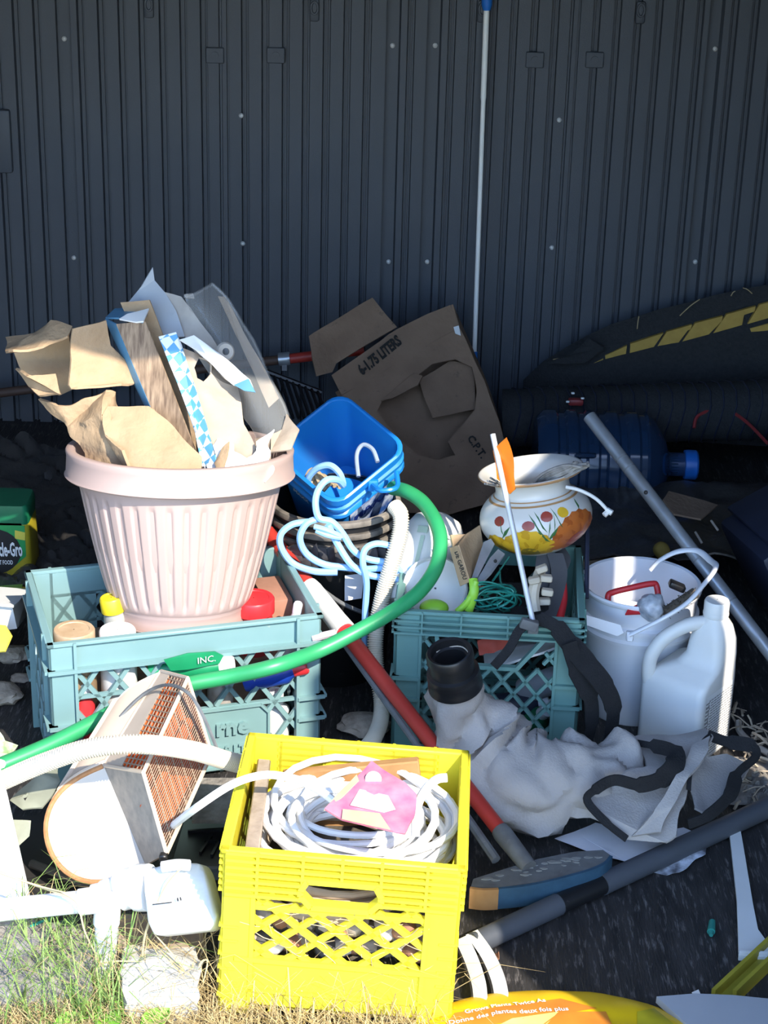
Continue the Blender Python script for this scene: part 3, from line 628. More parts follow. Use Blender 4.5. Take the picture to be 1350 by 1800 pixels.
for (x0, y0, x1, y1) in [(1195, 555, 1230, 526), (972, 632, 1028, 626), (1120, 578, 1123, 556), (1285, 520, 1292, 512), (1306, 506, 1322, 516)]: b.tube(spline([P(x0, y0, 4.29), P((x0 + x1) / 2, (y0 + y1) / 2 - 2, 4.285), P(x1, y1, 4.29)], 4), 0.0012, 5)
single('dry_straw', b, mat('straw', (0.48, 0.36, 0.20), 0.9), 'dry straw bits lying on the arched black board', 'straw', kind='stuff')
b = MB(); b.sheet([P(1000, 625, 4.26), P(1035, 595, 4.27), P(1060, 612, 4.26), P(1030, 640, 4.25), P(960, 640, 4.25)], 0.006, 0.004, 20, 2)
single('dark_rubber_flap', b, darkroll, 'small dark rubber flap beside the arched board', 'rubber scrap')
t = thing('mesh_roll', 'dark roll of mesh fabric lying behind the blue water jug', 'roll', P(1100, 800, 4.12))
a, bq = P(885, 735, 4.12), P(1500, 715, 4.06); pts = [a.lerp(bq, k / 14) for k in range(15)]
part('roll', MB().tube(pts, [0.068 + 0.006 * noise.noise(V((k * .7, 2, 0))) for k in range(15)], 24), darkroll, t)
b = MB()
for k in range(26):
    c = a.lerp(bq, 0.04 + k * 0.036); ax = (bq - a).normalized(); u = ax.cross(V((0, 0, 1))).normalized(); vv = u.cross(ax)
    b.tube([c + 0.071 * (math.cos(q) * u + math.sin(q) * vv) + ax * 0.012 * math.sin(q * 2) for q in [j * 0.5236 for j in range(12)]], 0.0018, 4, closed=True)
part('mesh_strand', b, navy, t)
# water jug on its side
jc = P(1050, 795, 3.93); R = Matrix.Translation(V((jc.x, 3.93, 0.118))) @ Matrix.Rotation(math.radians(90), 4, 'Y') @ Matrix.Rotation(0, 4, 'Z')
t = thing('water_jug', 'blue tinted five gallon water jug lying on its side', 'water jug', (jc.x, 3.93, 0.0))
L0 = -0.14
pr = [(0.001, L0), (0.10, L0), (0.115, L0 + 0.015)]
for k in range(5):
    z = L0 + 0.03 + k * 0.045; pr += [(0.117, z), (0.117, z + 0.012), (0.111, z + 0.018), (0.111, z + 0.030), (0.117, z + 0.036)]
pr += [(0.115, 0.105), (0.10, 0.125), (0.06, 0.150), (0.030, 0.160), (0.027, 0.165), (0.027, 0.20)]
part('body', MB().lathe(pr, 40, R), jugblue, t)
part('neck', MB().lathe([(0.027, 0.165), (0.0275, 0.215)], 24, R), mat('neck_blue', (0.03, 0.06, 0.14), 0.2), t)
part('cap', MB().lathe([(0.022, 0.195), (0.033, 0.197), (0.034, 0.202), (0.034, 0.222), (0.030, 0.226), (0.001, 0.226)], 24, R), capblue, t)
part('label_strip', MB().ribbon(spline([P(1068, 862, 3.82), P(1064, 885, 3.815), P(1056, 905, 3.82), P(1052, 930, 3.83)], 4), V((0.004, 0, 0)), 0.001), mat('iridescent_label', (0.15, 0.40, 0.42), 0.3), t)
part('moulded_grip', MB().box(P(1030, 800, 3.815), (0.045, 0.008, 0.010), bev=0.002, seg=1), jugblue, t)
t = thing('red_gadget', 'small red gadget with white buttons on the dark mesh roll', 'gadget', P(1010, 712, 4.02))
part('body', MB().box(P(1012, 706, 4.03), (0.035, 0.02, 0.016), bev=0.005), mat('dark_red', (0.28, 0.03, 0.03), 0.5), t)
for (x, y) in [(1007, 691), (1024, 700), (998, 706)]: part('button', MB().box(P(x, y, 4.015), (0.008, 0.006, 0.004), bev=0.001, seg=1), white_c, t)
b = MB(); b.tube(spline([P(1220, 752, 4.0), P(1228, 730, 4.02), P(1270, 718, 4.03), P(1310, 740, 4.0), P(1350, 780, 3.95)], 6), 0.004, 6); single('dark_red_cord', b, mat('dark_red', (0.28, 0.03, 0.03)), 'dark red cord trailing over the mesh roll', 'cord')
# dark heap behind the vase and buckets
b = MB(); b.grid(lambda u, v: P(880 + 520 * u, 850 + 130 * v, 3.85 - 0.45 * v) + V((0, 0, 0.012 * noise.noise(V((u * 9, v * 6, 3))) + 0.008 * abs(noise.noise(V((u * 30, v * 8, 1)))))), 50, 20, 0.004)
single('black_sheeting', b, blsheet, 'black crumpled sheeting behind the white bucket and vase', 'sheeting')
b = MB(); b.grid(lambda u, v: P(-90 + 270 * u, 800 + 250 * v - 25 * (1 - u) * (1 - v), 3.95 - 0.72 * v) + V((0, 0, 0.04 * abs(noise.noise(V((u * 2 + v * 4, v * 9 - u * 5, 3)))) + 0.022 * abs(noise.noise(V((u * 3, v * 22 + u * 9, 1)))))), 40, 60, 0.003)
single('black_plastic_sheet', b, blsheet, 'wrinkled black plastic sheet beside the green plant food tub', 'sheeting')
b = MB(); b.sheet([P(1175, 865, 3.55), P(1262, 888, 3.55), P(1232, 913, 3.45), P(1185, 905, 3.45), P(1165, 880, 3.5)], 0.004, 0.002, 20, 2)
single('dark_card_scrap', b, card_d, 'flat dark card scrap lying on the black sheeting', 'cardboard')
b = MB(); b.box(P(1040, 985, 3.42), (0.22, 0.05, 0.018), Matrix.Rotation(math.radians(-3), 3, 'Z'), 0.002, 1)
single('timber_offcut', b, mat('aged_timber', (0.20, 0.15, 0.095), 0.9), 'dark timber offcut behind the white bucket rim', 'wood')
bm = bmesh.new(); bmesh.ops.create_icosphere(bm, subdivisions=3, radius=0.017)
for v in bm.verts: v.co = v.co * (1 + 0.15 * noise.noise(v.co * 60)) + P(1163, 967, 3.36)
single('yellow_ball', MB().addbm(bm), mat('dull_yellow', (0.38, 0.26, 0.05), 0.8), 'small dull yellow ball behind the white bucket', 'ball')
t = thing('navy_tote', 'dark navy plastic tote tipped at the edge of the heap', 'tote', P(1380, 1060, 3.25))
R = Matrix.Rotation(math.radians(-28), 3, 'Y') @ Matrix.Rotation(math.radians(12), 3, 'Z')
part('body', MB().box(P(1395, 985, 3.3), (0.16, 0.24, 0.19), R, 0.012), navy, t)
part('lid', MB().box(P(1385, 890, 3.3) + V((0.015, 0, 0)), (0.19, 0.27, 0.012), R, 0.004), navy, t)
for (x, y, x2, y2, nm) in [(1222, 935, 1234, 955, 'metal pole'), (1250, 915, 1262, 932, 'navy tote')]:
    b = MB(); b.tube([P(x, y, 3.4), P(x2, y2, 3.38)], 0.0025, 6); single('wall_plug', b, dust_tan, 'tiny pale plastic plug on black sheeting beside the ' + nm, 'plug', group='plastic plugs on the sheeting')

# plant food tub
t = thing('plant_food_tub', 'green and yellow plant food tub beside the black plastic sheet', 'tub', P(15, 1040, 3.35))
Yt = 3.32
def tub_ring(py, wl, wr, rad=10):
    pts = []
    for (cx, sx) in ((wr - rad, 1), (wl + rad, -1)): pass
    x0, x1 = P(wl, py, Yt).x, P(wr, py, Yt).x; z = P(25, py, Yt).z; d = 0.09; r = 0.012; out = []
    for (cx, cy, a0) in ((x1 - r, Yt + r, -90), (x1 - r, Yt + d - r, 0), (x0 + r, Yt + d - r, 90), (x0 + r, Yt + r, 180)):
        for k in range(5): a = math.radians(a0 + k * 22.5); out.append(V((cx + r * math.cos(a), cy + r * math.sin(a), z)))
    return out
part('body', MB().loft([tub_ring(1042, -85, 53), tub_ring(1000, -88, 56), tub_ring(925, -85, 50), tub_ring(920, -82, 48)]), gy, t)
part('lid', MB().loft([tub_ring(925, -84, 49), tub_ring(905, -86, 49), tub_ring(893, -84, 47), tub_ring(890, -80, 44)]), gt, t)
e = -0.0008
part('label_band', MB().add([P(x, y, Yt + e) for x, y in [(-75, 922), (43, 924), (46, 978), (20, 1000), (-75, 1005)]], [(0, 1, 2, 3, 4)]), gl, t)
rb = part('round_badge', MB().add([P(-12 + 49 * math.cos(a), 970 + 40 * math.sin(a), Yt + 2 * e) for a in [k * 0.2618 for k in range(24)]], [tuple(range(24))]), ink, t)
part('yellow_flash', MB().add([P(x, y, Yt + 2 * e) for x, y in [(26, 932), (44, 936), (44, 950), (26, 947)]], [(0, 1, 2, 3)]), mat('flash_yellow', (0.7, 0.6, 0.08), 0.5), t)
text('Miracle-Gro', P(-24, 977, Yt + 3 * e), P(40, 977, Yt + 3 * e), V((0, 0, 1)), white_ink, rb, bold=0.03, hscale=2.8)
text('PLANT FOOD', P(-16, 992, Yt + 3 * e), P(23, 992, Yt + 3 * e), V((0, 0, 1)), white_ink, rb, bold=0.02, hscale=1.8)
b = MB()
for i in range(3):
    for k in range(9): q = P(-45 + k * 10, 1016 + i * 7, Yt - 0.001); b.box(q, (0.006 + 0.002 * ((k * 7 + i) % 3), 0.0006, 0.003))
part('small_print', b, mat('brown_ink', (0.30, 0.10, 0.02), 0.7), t)
# left edge bits
t = thing('white_carton', 'small white box beside the wide pale green crate', 'box', P(10, 1110, 3.0))
part('body', MB().hexa([P(-60, 1118, 2.95), P(30, 1105, 2.95), P(45, 1085, 3.1), P(-60, 1085, 3.12), P(-60, 1062, 2.95), P(22, 1068, 2.95), P(50, 1040, 3.1), P(-60, 1030, 3.12)]), white, t)
part('lid', MB().sheet([P(-60, 1060, 2.94), P(24, 1066, 2.94), P(52, 1038, 3.1), P(-60, 1026, 3.12)], 0.004, 0.002, 20, 2), white_c, t)
b = MB(); b.sheet([P(-40, 1095, 2.92), P(12, 1100, 2.9), P(22, 1118, 2.88), P(10, 1145, 2.86), P(-40, 1150, 2.86)], 0.004, 0.003, 20, 2); single('yellow_wrapper', b, mat('flash_yellow', (0.7, 0.6, 0.08)), 'yellow wrapper below the small white box', 'wrapper')
b = MB(); b.sheet([P(40, 1028, 3.2), P(-20, 1035, 3.15), P(-20, 1050, 3.12), P(38, 1045, 3.12)], 0.004, 0.003, 20, 2); single('yellow_green_wrapper', b, lime, 'yellow green wrapper lying between tub and white box', 'wrapper')
random.seed(3)
# ================================================================== PAILS AND HOSES
def rsq(h, r, z, n=6):
    out = []
    for (sx, sy, a0) in ((1, 1, 0), (-1, 1, 90), (-1, -1, 180), (1, -1, 270)):
        for k in range(n): a = math.radians(a0 + 90 * k / (n - 1)); out.append(V((sx * (h - r) + r * math.cos(a), sy * (h - r) + r * math.sin(a), z)))
    return out
bc = P(594, 787, 3.12)
BT = math.radians(33)
bp = thing('square_pail', 'blue square detergent pail tipped forward above the black bucket', 'pail', bc, (BT, math.radians(-4), math.radians(0)))
bp.rotation_mode = 'XYZ'
from mathutils import Euler
rz = Matrix.Rotation(math.radians(43), 4, 'Z')
def RG(h, r, z): return [rz @ p for p in rsq(h, r, z)]
Hh = 0.088
part('shell', MB().loft([RG(Hh - 0.016, 0.026, -0.19), RG(Hh - 0.005, 0.03, -0.06), RG(Hh - 0.004, 0.03, -0.045)], cap=False).loft([RG(Hh - 0.016, 0.026, -0.19), RG(Hh - 0.017, 0.026, -0.1901)]), blue, bp, True, 0.9)
part('inner_wall', MB().loft([RG(Hh - 0.003, 0.03, 0.0), RG(Hh - 0.006, 0.03, -0.02), RG(Hh - 0.0065, 0.03, -0.06), RG(Hh - 0.019, 0.026, -0.18), RG(0.002, 0.001, -0.182)], cap=False), blue, bp, True, 0.9)
part('rim', MB().loft([RG(Hh - 0.005, 0.03, -0.055), RG(Hh + 0.004, 0.032, -0.054), RG(Hh + 0.003, 0.032, -0.047), RG(Hh - 0.002, 0.03, -0.044), RG(Hh - 0.002, 0.03, -0.035), RG(Hh + 0.004, 0.032, -0.034), RG(Hh + 0.004, 0.032, -0.027), RG(Hh - 0.001, 0.03, -0.025), RG(Hh - 0.001, 0.03, -0.016), RG(Hh + 0.003, 0.032, -0.015), RG(Hh + 0.003, 0.032, -0.001), RG(Hh - 0.001, 0.03, 0.001), RG(Hh - 0.004, 0.03, -0.001)], cap=False), cyan, bp, True, 0.9)
RM = ROOTM[bp.name]
fx = lambda s, z, o=0.0: rz @ V((s, -(Hh - 0.004 + o) + (z + 0.06) * -0.0, z))
# label faces: the two front faces of the pail
def face_pt(s, z, side, o=0.002):
    hh = Hh - 0.005 + (z + 0.06) * 0.085 + o
    return rz @ (V((s, -hh, z)) if side == 0 else V((-hh, s, z)))
lbl = MB(); lbl.add([face_pt(-0.055, -0.065, 0), face_pt(0.055, -0.065, 0), face_pt(0.052, -0.17, 0), face_pt(-0.052, -0.17, 0)], [(0, 1, 2, 3)]); plb = part('label', lbl, mat('white_blue_label', (0.6, 0.66, 0.75), 0.4, (0.03, 0.10, 0.35), 45, 0.75), bp, True)
text('MAXX', RM @ face_pt(-0.045, -0.105, 0, 0.003), RM @ face_pt(0.045, -0.105, 0, 0.003), RM.to_3x3() @ V((0, 0, 1)), mat('deep_blue_ink', (0.01, 0.03, 0.18), 0.5), plb, bold=0.03)
text('MAXX', RM @ face_pt(0.035, -0.085, 1, 0.003), RM @ face_pt(-0.005, -0.085, 1, 0.003), RM.to_3x3() @ V((0, 0, 1)), white_ink, bp)
hd = MB(); hd.tube(spline([P(655, 853, 3.06), P(668, 862, 3.03), P(690, 860, 3.03), P(699, 852, 3.05), P(697, 830, 3.08)], 6), 0.0045, 8); part('handle', hd, cyan, bp)
part('handle_lug', MB().box(P(656, 853, 3.065), (0.018, 0.012, 0.022), bev=0.003), cyan, bp)
b = MB()
for k in range(5): b.tube(spline([P(535 + k * 8, 850 + k * 3, 3.10), P(548 + k * 9, 826 + k * 5, 3.11), P(562 + k * 9, 848 + k * 2, 3.09)], 5), 0.005, 6)
single('tan_rope', b, mat('tan_rope', (0.55, 0.42, 0.26), 0.9, (0.38, 0.28, 0.16), 60, 0.4), 'tan frayed rope lying in the blue pail', 'rope')
b = MB(); b.tube(spline([P(630, 838, 3.10), P(627, 800, 3.13), P(638, 782, 3.14), P(655, 790, 3.13), P(664, 812, 3.11)], 8), 0.004, 8); single('grey_cord_loop', b, mat('grey_blue_cord', (0.30, 0.36, 0.46), 0.5), 'grey cord loop standing up in the blue pail', 'cord')

bk = thing('black_bucket', 'black bucket with dusty ridged rim under the blue pail', 'bucket', (P(588, 900, 3.16).x, 3.16, 0.0))
X = Matrix.Translation(bk.location); rr = 0.116
part('body', MB().lathe([(0.002, 0.0), (rr - 0.018, 0), (rr - 0.014, 0.01), (rr - 0.004, 0.22), (rr - 0.001, 0.27), (rr - 0.002, 0.34), (rr - 0.006, 0.34), (rr - 0.008, 0.27), (rr - 0.02, 0.03), (0.002, 0.03)], 48, X), black, bk)
for z in (0.336, 0.312, 0.290, 0.262):
    part('rim_ring', MB().lathe([(rr - 0.002, z - 0.006), (rr + 0.005, z - 0.005), (rr + 0.006, z), (rr + 0.004, z + 0.005), (rr - 0.004, z + 0.006)], 48, X), mat('dusty_black_rim', (0.30, 0.26, 0.21), 0.6, (0.05, 0.045, 0.04), 25, 0.5), bk)
part('label', MB().sheet([P(606, 1012, 3.035), P(640, 1008, 3.04), P(636, 1052, 3.035), P(606, 1056, 3.03)], 0.001, 0.001, 20, 1), paper, bk)
b = MB()
for k in range(11):
    x = 505 + k * 15; b.sheet([P(x, 960 + 12 * (k % 3), 3.045), P(x + 22, 955 + 9 * (k % 2), 3.035), P(x + 26, 985 + 10 * (k % 3), 3.03), P(x + 8, 995, 3.035)], 0.002, 0.003, 30, 1, seed=k)
part('torn_label', b, mat('grey_black_scuff', (0.10, 0.10, 0.11), 0.35, (0.02, 0.02, 0.02), 40, 0.6), bk)
b = MB(); b.tube(spline([P(546, 1020, 3.03), P(600, 1060, 3.02), P(660, 1085, 3.02)], 5), 0.004, 8); part('bail', b, greym, bk)

def Zh(x, y, Y): return P(440 + x / 2.935, 820 + y / 2.935, Y)
lb = MB()
lb.tube(spline([Zh(300, 110, 3.09), Zh(300, 60, 3.08), Zh(345, 10, 3.07), Zh(410, -5, 3.06), Zh(460, 35, 3.05), Zh(478, 95, 3.05), Zh(450, 70, 3.03), Zh(395, 70, 3.01), Zh(350, 120, 3.0), Zh(335, 190, 2.99), Zh(355, 265, 2.985), Zh(420, 285, 2.985), Zh(475, 345, 2.985), Zh(530, 430, 2.985), Zh(600, 475, 2.985), Zh(690, 492, 2.985)], 8), 0.0062, 8)
lb.tube(spline([Zh(690, 492, 2.985), Zh(780, 540, 2.97), Zh(880, 610, 2.95), Zh(1000, 668, 2.93)], 8), 0.0058, 8)
lb.tube(spline([Zh(355, 268, 2.99), Zh(290, 295, 2.985), Zh(256, 370, 2.98), Zh(290, 450, 2.98), Zh(380, 505, 2.98), Zh(500, 522, 2.98), Zh(600, 530, 2.985), Zh(700, 525, 2.98), Zh(800, 545, 2.97), Zh(850, 520, 2.96), Zh(950, 530, 2.95), Zh(1090, 580, 2.95)], 8), 0.0062, 8)
lb.tube(spline([Zh(300, 285, 2.995), Zh(215, 300, 2.99), Zh(158, 350, 2.985), Zh(160, 420, 2.98), Zh(220, 500, 2.98), Zh(330, 540, 2.975), Zh(450, 545, 2.975)], 8), 0.0062, 8)
lb.tube(spline([Zh(400, 300, 2.975), Zh(450, 400, 2.975), Zh(520, 505, 2.97), Zh(600, 555, 2.97), Zh(690, 575, 2.97), Zh(790, 590, 2.96)], 8), 0.0062, 8)
lb.tube(spline([Zh(720, 408, 2.98), Zh(650, 398, 2.975), Zh(595, 425, 2.97), Zh(580, 490, 2.965), Zh(600, 600, 2.965), Zh(592, 760, 2.96), Zh(588, 960, 2.955)], 8), 0.006, 8)
lb.tube(spline([Zh(330, 310, 2.97), Zh(400, 330, 2.965), Zh(470, 365, 2.97), Zh(400, 355, 2.965), Zh(340, 330, 2.97)], 6), 0.005, 8)
single('light_blue_hose', lb, lblue, 'thin light blue hose looping out of the blue pail', 'hose')
gh = MB(); gp = [P(690, 858, 3.10), P(715, 864, 3.06), P(745, 885, 3.02), P(768, 922, 2.96), P(774, 958, 2.92), P(765, 1000, 2.88), P(735, 1042, 2.84), P(685, 1078, 2.80), P(620, 1114, 2.76), P(555, 1146, 2.73), P(480, 1172, 2.68), P(400, 1190, 2.675), P(335, 1202, 2.665), P(255, 1222, 2.65), P(180, 1262, 2.61), P(90, 1308, 2.55), P(0, 1346, 2.50), P(-90, 1380, 2.46)]
gh.tube(spline(gp, 8), 0.0128, 14); single('garden_hose', gh, green, 'green garden hose crossing in front of the wide crate', 'hose')
def corrugated(pts, r, pitch, depth=0.0020):
    sp = spline(pts, 40); out = []; rs = []; acc = 0; L = [0]
    for i in range(1, len(sp)): L.append(L[-1] + (sp[i] - sp[i - 1]).length)
    n = int(L[-1] / pitch * 4); j = 0
    for k in range(n + 1):
        d = L[-1] * k / n
        while j < len(L) - 2 and L[j + 1] < d: j += 1
        q = (d - L[j]) / max(1e-9, L[j + 1] - L[j]); out.append(sp[j].lerp(sp[j + 1], min(1, q))); rs.append(r + (depth if k % 4 in (0, 1) else -depth * 0.3))
    return MB().tube(out, rs, 14)
ch = corrugated([P(694, 890, 3.02), P(704, 905, 3.0), P(703, 935, 2.985), P(690, 985, 2.965), P(672, 1050, 2.95), P(660, 1120, 2.93), P(662, 1180, 2.90), P(671, 1235, 2.87), P(665, 1280, 2.82), P(640, 1318, 2.74), P(580, 1350, 2.62), P(500, 1358, 2.50), P(410, 1340, 2.42), P(340, 1320, 2.36), P(250, 1308, 2.305), P(160, 1315, 2.30), P(80, 1340, 2.31), P(0, 1374, 2.33), P(-80, 1410, 2.35)], 0.0125, 0.0042)
single('corrugated_hose', ch, cream, 'cream corrugated hose running behind the yellow crate and over the heater', 'hose', sharp=1.5)

# ================================================================== RED TOOL
t = thing('red_handled_tool', 'red handled tool with a blue edged curved head on the floor', 'garden tool', F(935, 1535, 0))
p0, p1 = P(470, 935, 3.10), F(930, 1525, 0.055)
def on(tv): return p0.lerp(p1, tv)
def tpar(px):
    lo, hi = 0.0, 1.0
    for _ in range(40):
        m = (lo + hi) / 2; d = on(m) - V((0, 0, CAMH)); x = 675 + FOC * d.dot(CR) / d.dot(fwd)
        if x < px: lo = m
        else: hi = m
    return lo
part('handle', MB().tube([on(0), on(tpar(600)), on(tpar(882))], [0.0135, 0.0135, 0.0125], 14), red, t)
part('sleeve', MB().tube([on(tpar(543)), on(tpar(550)), on(tpar(592)), on(tpar(606))], [0.0155, 0.0175, 0.0185, 0.020], 18), white, t)
part('sleeve_ring', MB().tube([on(tpar(603)), on(tpar(609))], 0.0165, 18), redp, t)
part('ferrule', MB().tube([on(tpar(878)), on(tpar(884)), on(tpar(930))], [0.014, 0.0155, 0.013], 14), greym, t)
top = [(828, 1558), (832, 1545), (885, 1528), (945, 1510), (1010, 1497), (1060, 1494), (1073, 1503), (1070, 1512), (1035, 1528), (960, 1548), (878, 1560)]
Mt = [F(x, y, 0.052) for x, y in top]; Mbm = [p - V((0, 0, 0.032)) for p in Mt]
b = MB(); n = len(Mt); b.add(Mt + Mbm, [tuple(range(n)), tuple(range(2 * n - 1, n - 1, -1))] + [(k, (k + 1) % n, n + (k + 1) % n, n + k) for k in range(n)])
part('head_board', b, greym, t)
ed = [F(x, y, 0.0525) for x, y in [(876, 1560), (918, 1556), (960, 1548), (1000, 1538), (1035, 1528), (1062, 1516), (1074, 1503)]]
part('blue_edge', MB().ribbon([p + V((0, -0.003, -0.017)) for p in spline(ed, 4)], V((0, 0, 0.018)), 0.005), blue_s, t)
part('wooden_edge', MB().ribbon([p + V((0, -0.003, -0.017)) for p in spline([F(826, 1559, 0.0525), F(850, 1562, 0.0525), F(876, 1561, 0.0525)], 4)], V((0, 0, 0.018)), 0.005), wood, t)
b = MB(); random.seed(6)
for k in range(30):
    q = random.random(); c = F(850 + 205 * q, 1548 - 46 * q + random.uniform(-9, 9) * (1 - abs(q - .5)), 0.0528); L = random.uniform(.002, .007)
    b.sheet([c + V((L * math.cos(a) * (1 + .4 * math.sin(3 * a + k)), L * .45 * math.sin(a), 0)) for a in [j * 0.9 for j in range(7)]], 0.0012, 0.001, 60, 0)
part('flaking_paint', b, mat('flaking_grey_paint', (0.26, 0.26, 0.24), 0.8), t)
b = MB(); b.tube([P(548, 1028, 3.0), P(600, 1125, 2.87), P(740, 1320, 2.63), P(872, 1512, F(890, 1512, 0.05).y)], [0.0045, 0.005, 0.006, 0.008], 8); single('grey_rod', b, greym, 'thin grey rod lying alongside the red handle', 'rod')
# ================================================================== RIGHT CRATE AND ITS LOAD
def Z6(x, y, Y): return P(680 + x / 3.068, 780 + y / 3.068, Y)
def q6(pts): return [Z6(*p) for p in pts]
def axis_matrix(a, b, roll=0.0):
    a = V(a); b = V(b); z = (b - a).normalized(); return Matrix.Translation(a) @ z.to_track_quat('Z', 'Y').to_matrix().to_4x4() @ Matrix.Rotation(roll, 4, 'Z')
t = thing('white_bottle', 'stout white plastic bottle with green print leaning in the deep green crate', 'bottle', P(745, 1060, 3.0))
X = axis_matrix(P(738, 1050, 2.98), P(772, 905, 3.08)); Lb = (P(772, 905, 3.08) - P(738, 1050, 2.98)).length
part('body', MB().lathe([(0.002, -0.02), (0.055, -0.02), (0.060, -0.01), (0.0615, 0.03), (0.061, Lb * 0.55), (0.055, Lb * 0.78), (0.042, Lb * 0.93), (0.02, Lb * 1.0), (0.002, Lb * 1.01)], 40, X), white, t)
def onbody(a, h, r=0.0622): return X @ V((r * math.cos(a), r * math.sin(a), h))
best = max([k * 0.01 for k in range(628)], key=lambda a: -(X.to_3x3() @ V((math.cos(a), math.sin(a), 0))).dot(fwd))
pg = mat('pale_green_print', (0.42, 0.52, 0.42), 0.6); 
for (da, h0, wd, hh) in [(-.75, .095, .16, .022), (-.75, .06, .16, .02), (-.75, .03, .14, .02), (-.35, .10, .22, .006), (-.35, .088, .22, .006), (-.35, .06, .18, .006), (-.35, .048, .20, .006), (.35, .045, .12, .05), (.4, .1, .3, .012)]:
    b = MB(); b.grid(lambda u, v: onbody(best - da - wd / 2 + wd * u, h0 + hh * v), 4, 2); part('printed_mark', b, pg, t)
t = thing('plastic_lid', 'pale round plastic lid propped in the deep green crate', 'lid', P(770, 1070, 2.93))
part('disc', MB().lathe([(0.002, 0), (0.052, 0), (0.056, 0.002), (0.056, 0.008), (0.053, 0.010), (0.050, 0.004), (0.002, 0.004)], 36, axis_matrix(P(765, 1035, 2.925), P(765, 1035, 2.925) + V((0.0, -0.75, 0.65)))), white, t)
t = thing('lettered_box', 'small narrow cardboard box with black lettering in the deep green crate', 'box', P(822, 1030, 2.87))
fr = q6([(342, 560, 2.90), (385, 545, 2.885), (447, 745, 2.85), (398, 768, 2.865)]); bk2 = q6([(430, 470, 2.98), (500, 440, 2.99), (520, 640, 2.95), (450, 700, 2.95)])
part('end_panel', MB().sheet(fr, 0.003, 0.001, 20, 1), card, t)
part('side_panel', MB().sheet([fr[1], q6([(425, 490, 2.94)])[0], q6([(500, 440, 2.98)])[0], q6([(525, 620, 2.95)])[0], q6([(480, 700, 2.92)])[0], fr[2]], 0.003, 0.001, 20, 1), card, t)
part('back_panel', MB().sheet([fr[0] + V((0, .03, 0.01)), q6([(425, 490, 2.95)])[0], q6([(470, 700, 2.93)])[0], fr[3] + V((0, .03, 0))], 0.003, 0.001, 20, 1), card, t)
text('DE GAROU', q6([(365, 585, 2.882)])[0], q6([(412, 735, 2.852)])[0], V((1, 0, 0.3)), ink, t, bold=0.02)
# hand shears with lime handle
t = thing('hand_shears', 'garden shears with grey blades and lime green handle standing in the crate', 'shears', P(820, 1075, 2.86))
for pts in ([(455, 735, 2.86), (520, 535, 2.93), (560, 515, 2.94), (580, 545, 2.93), (490, 720, 2.865)], [(475, 760, 2.855), (555, 620, 2.90), (600, 572, 2.92), (636, 598, 2.91), (560, 700, 2.87), (500, 765, 2.85)]):
    part('blade', MB().sheet(q6(pts), 0.004, 0.0, 20, 0), metal, t)
part('handle', MB().tube(spline(q6([(465, 730, 2.855), (470, 800, 2.84), (440, 900, 2.84)]), 5), [0.008] * 11, 10, flat=0.6), lime, t)
part('handle', MB().tube(spline(q6([(480, 740, 2.85), (450, 830, 2.84), (410, 880, 2.84), (380, 905, 2.84)]), 5), 0.006, 10), lime, t)
part('rivet', MB().lathe([(0.003, 0), (0.003, 0.002), (0.0005, 0.003)], 8, Matrix.Translation(q6([(585, 632, 2.893)])[0]) @ Matrix.Rotation(math.radians(90), 4, 'X')), ink, t)
b = MB(); bm = bmesh.new(); bmesh.ops.create_icosphere(bm, subdivisions=3, radius=1)
c0 = q6([(255, 885, 2.86)])[0]
for v in bm.verts: v.co = c0 + V((v.co.x * 0.025, v.co.y * 0.02, v.co.z * 0.014))
single('lime_scoop', MB().addbm(bm), lime, 'lime green rounded scoop beside the green wire tangle', 'scoop')
b = MB(); random.seed(11)
for k in range(16):
    c = V((random.uniform(560, 650), random.uniform(800, 880))); r1, r2 = random.uniform(50, 130), random.uniform(25, 75); a0 = random.uniform(0, 6.28); th = random.uniform(-.5, .5)
    pts = []
    for j in range(9):
        a = a0 + j * 0.78; x = r1 * math.cos(a); y = r2 * math.sin(a); pts.append(Z6(c.x + x * math.cos(th) - y * math.sin(th), c.y + x * math.sin(th) + y * math.cos(th), 2.875 + 0.03 * math.sin(a + k)))
    b.tube(spline(pts, 5), 0.0016, 5)
for pts in ([(610, 690, 2.9), (570, 740, 2.89), (660, 610, 2.93)], [(610, 670, 2.92), (620, 760, 2.89), (700, 800, 2.88)], [(420, 835, 2.84), (500, 845, 2.835), (600, 830, 2.84), (690, 860, 2.85)]): b.tube(spline(q6(pts), 6), 0.0017, 5)
single('green_wire_tangle', b, wire_g, 'tangled green coated wire in the deep green crate', 'wire')
t = thing('pronged_bracket', 'cream plastic bracket with short prongs in the deep green crate', 'bracket', P(945, 1060, 2.85))
cb = mat('cream_plastic', (0.62, 0.54, 0.42), 0.6)
part('stem', MB().tube(spline(q6([(800, 905, 2.84), (790, 830, 2.85), (800, 760, 2.86), (830, 680, 2.88)]), 5), 0.010, 8), cb, t)
for (x, y) in [(835, 675), (860, 725), (795, 735), (865, 800), (770, 800), (850, 850)]: part('prong', MB().box(Z6(x, y, 2.855), (0.020, 0.014, 0.011), Matrix.Rotation(random.uniform(-.5, .5), 3, 'Y'), 0.002, 1), cb, t)
b = MB(); b.ribbon(spline(q6([(905, 590, 2.95), (930, 700, 2.93), (900, 840, 2.90), (860, 950, 2.87)]), 5), V((0.014, 0, 0)), 0.003); b.ribbon(spline(q6([(850, 590, 2.96), (840, 690, 2.95), (860, 780, 2.93)]), 5), V((0.013, 0, 0)), 0.003); b.ribbon(spline(q6([(930, 570, 2.99), (960, 640, 2.97), (900, 760, 2.93)]), 5), V((0.010, 0.004, 0)), 0.003)
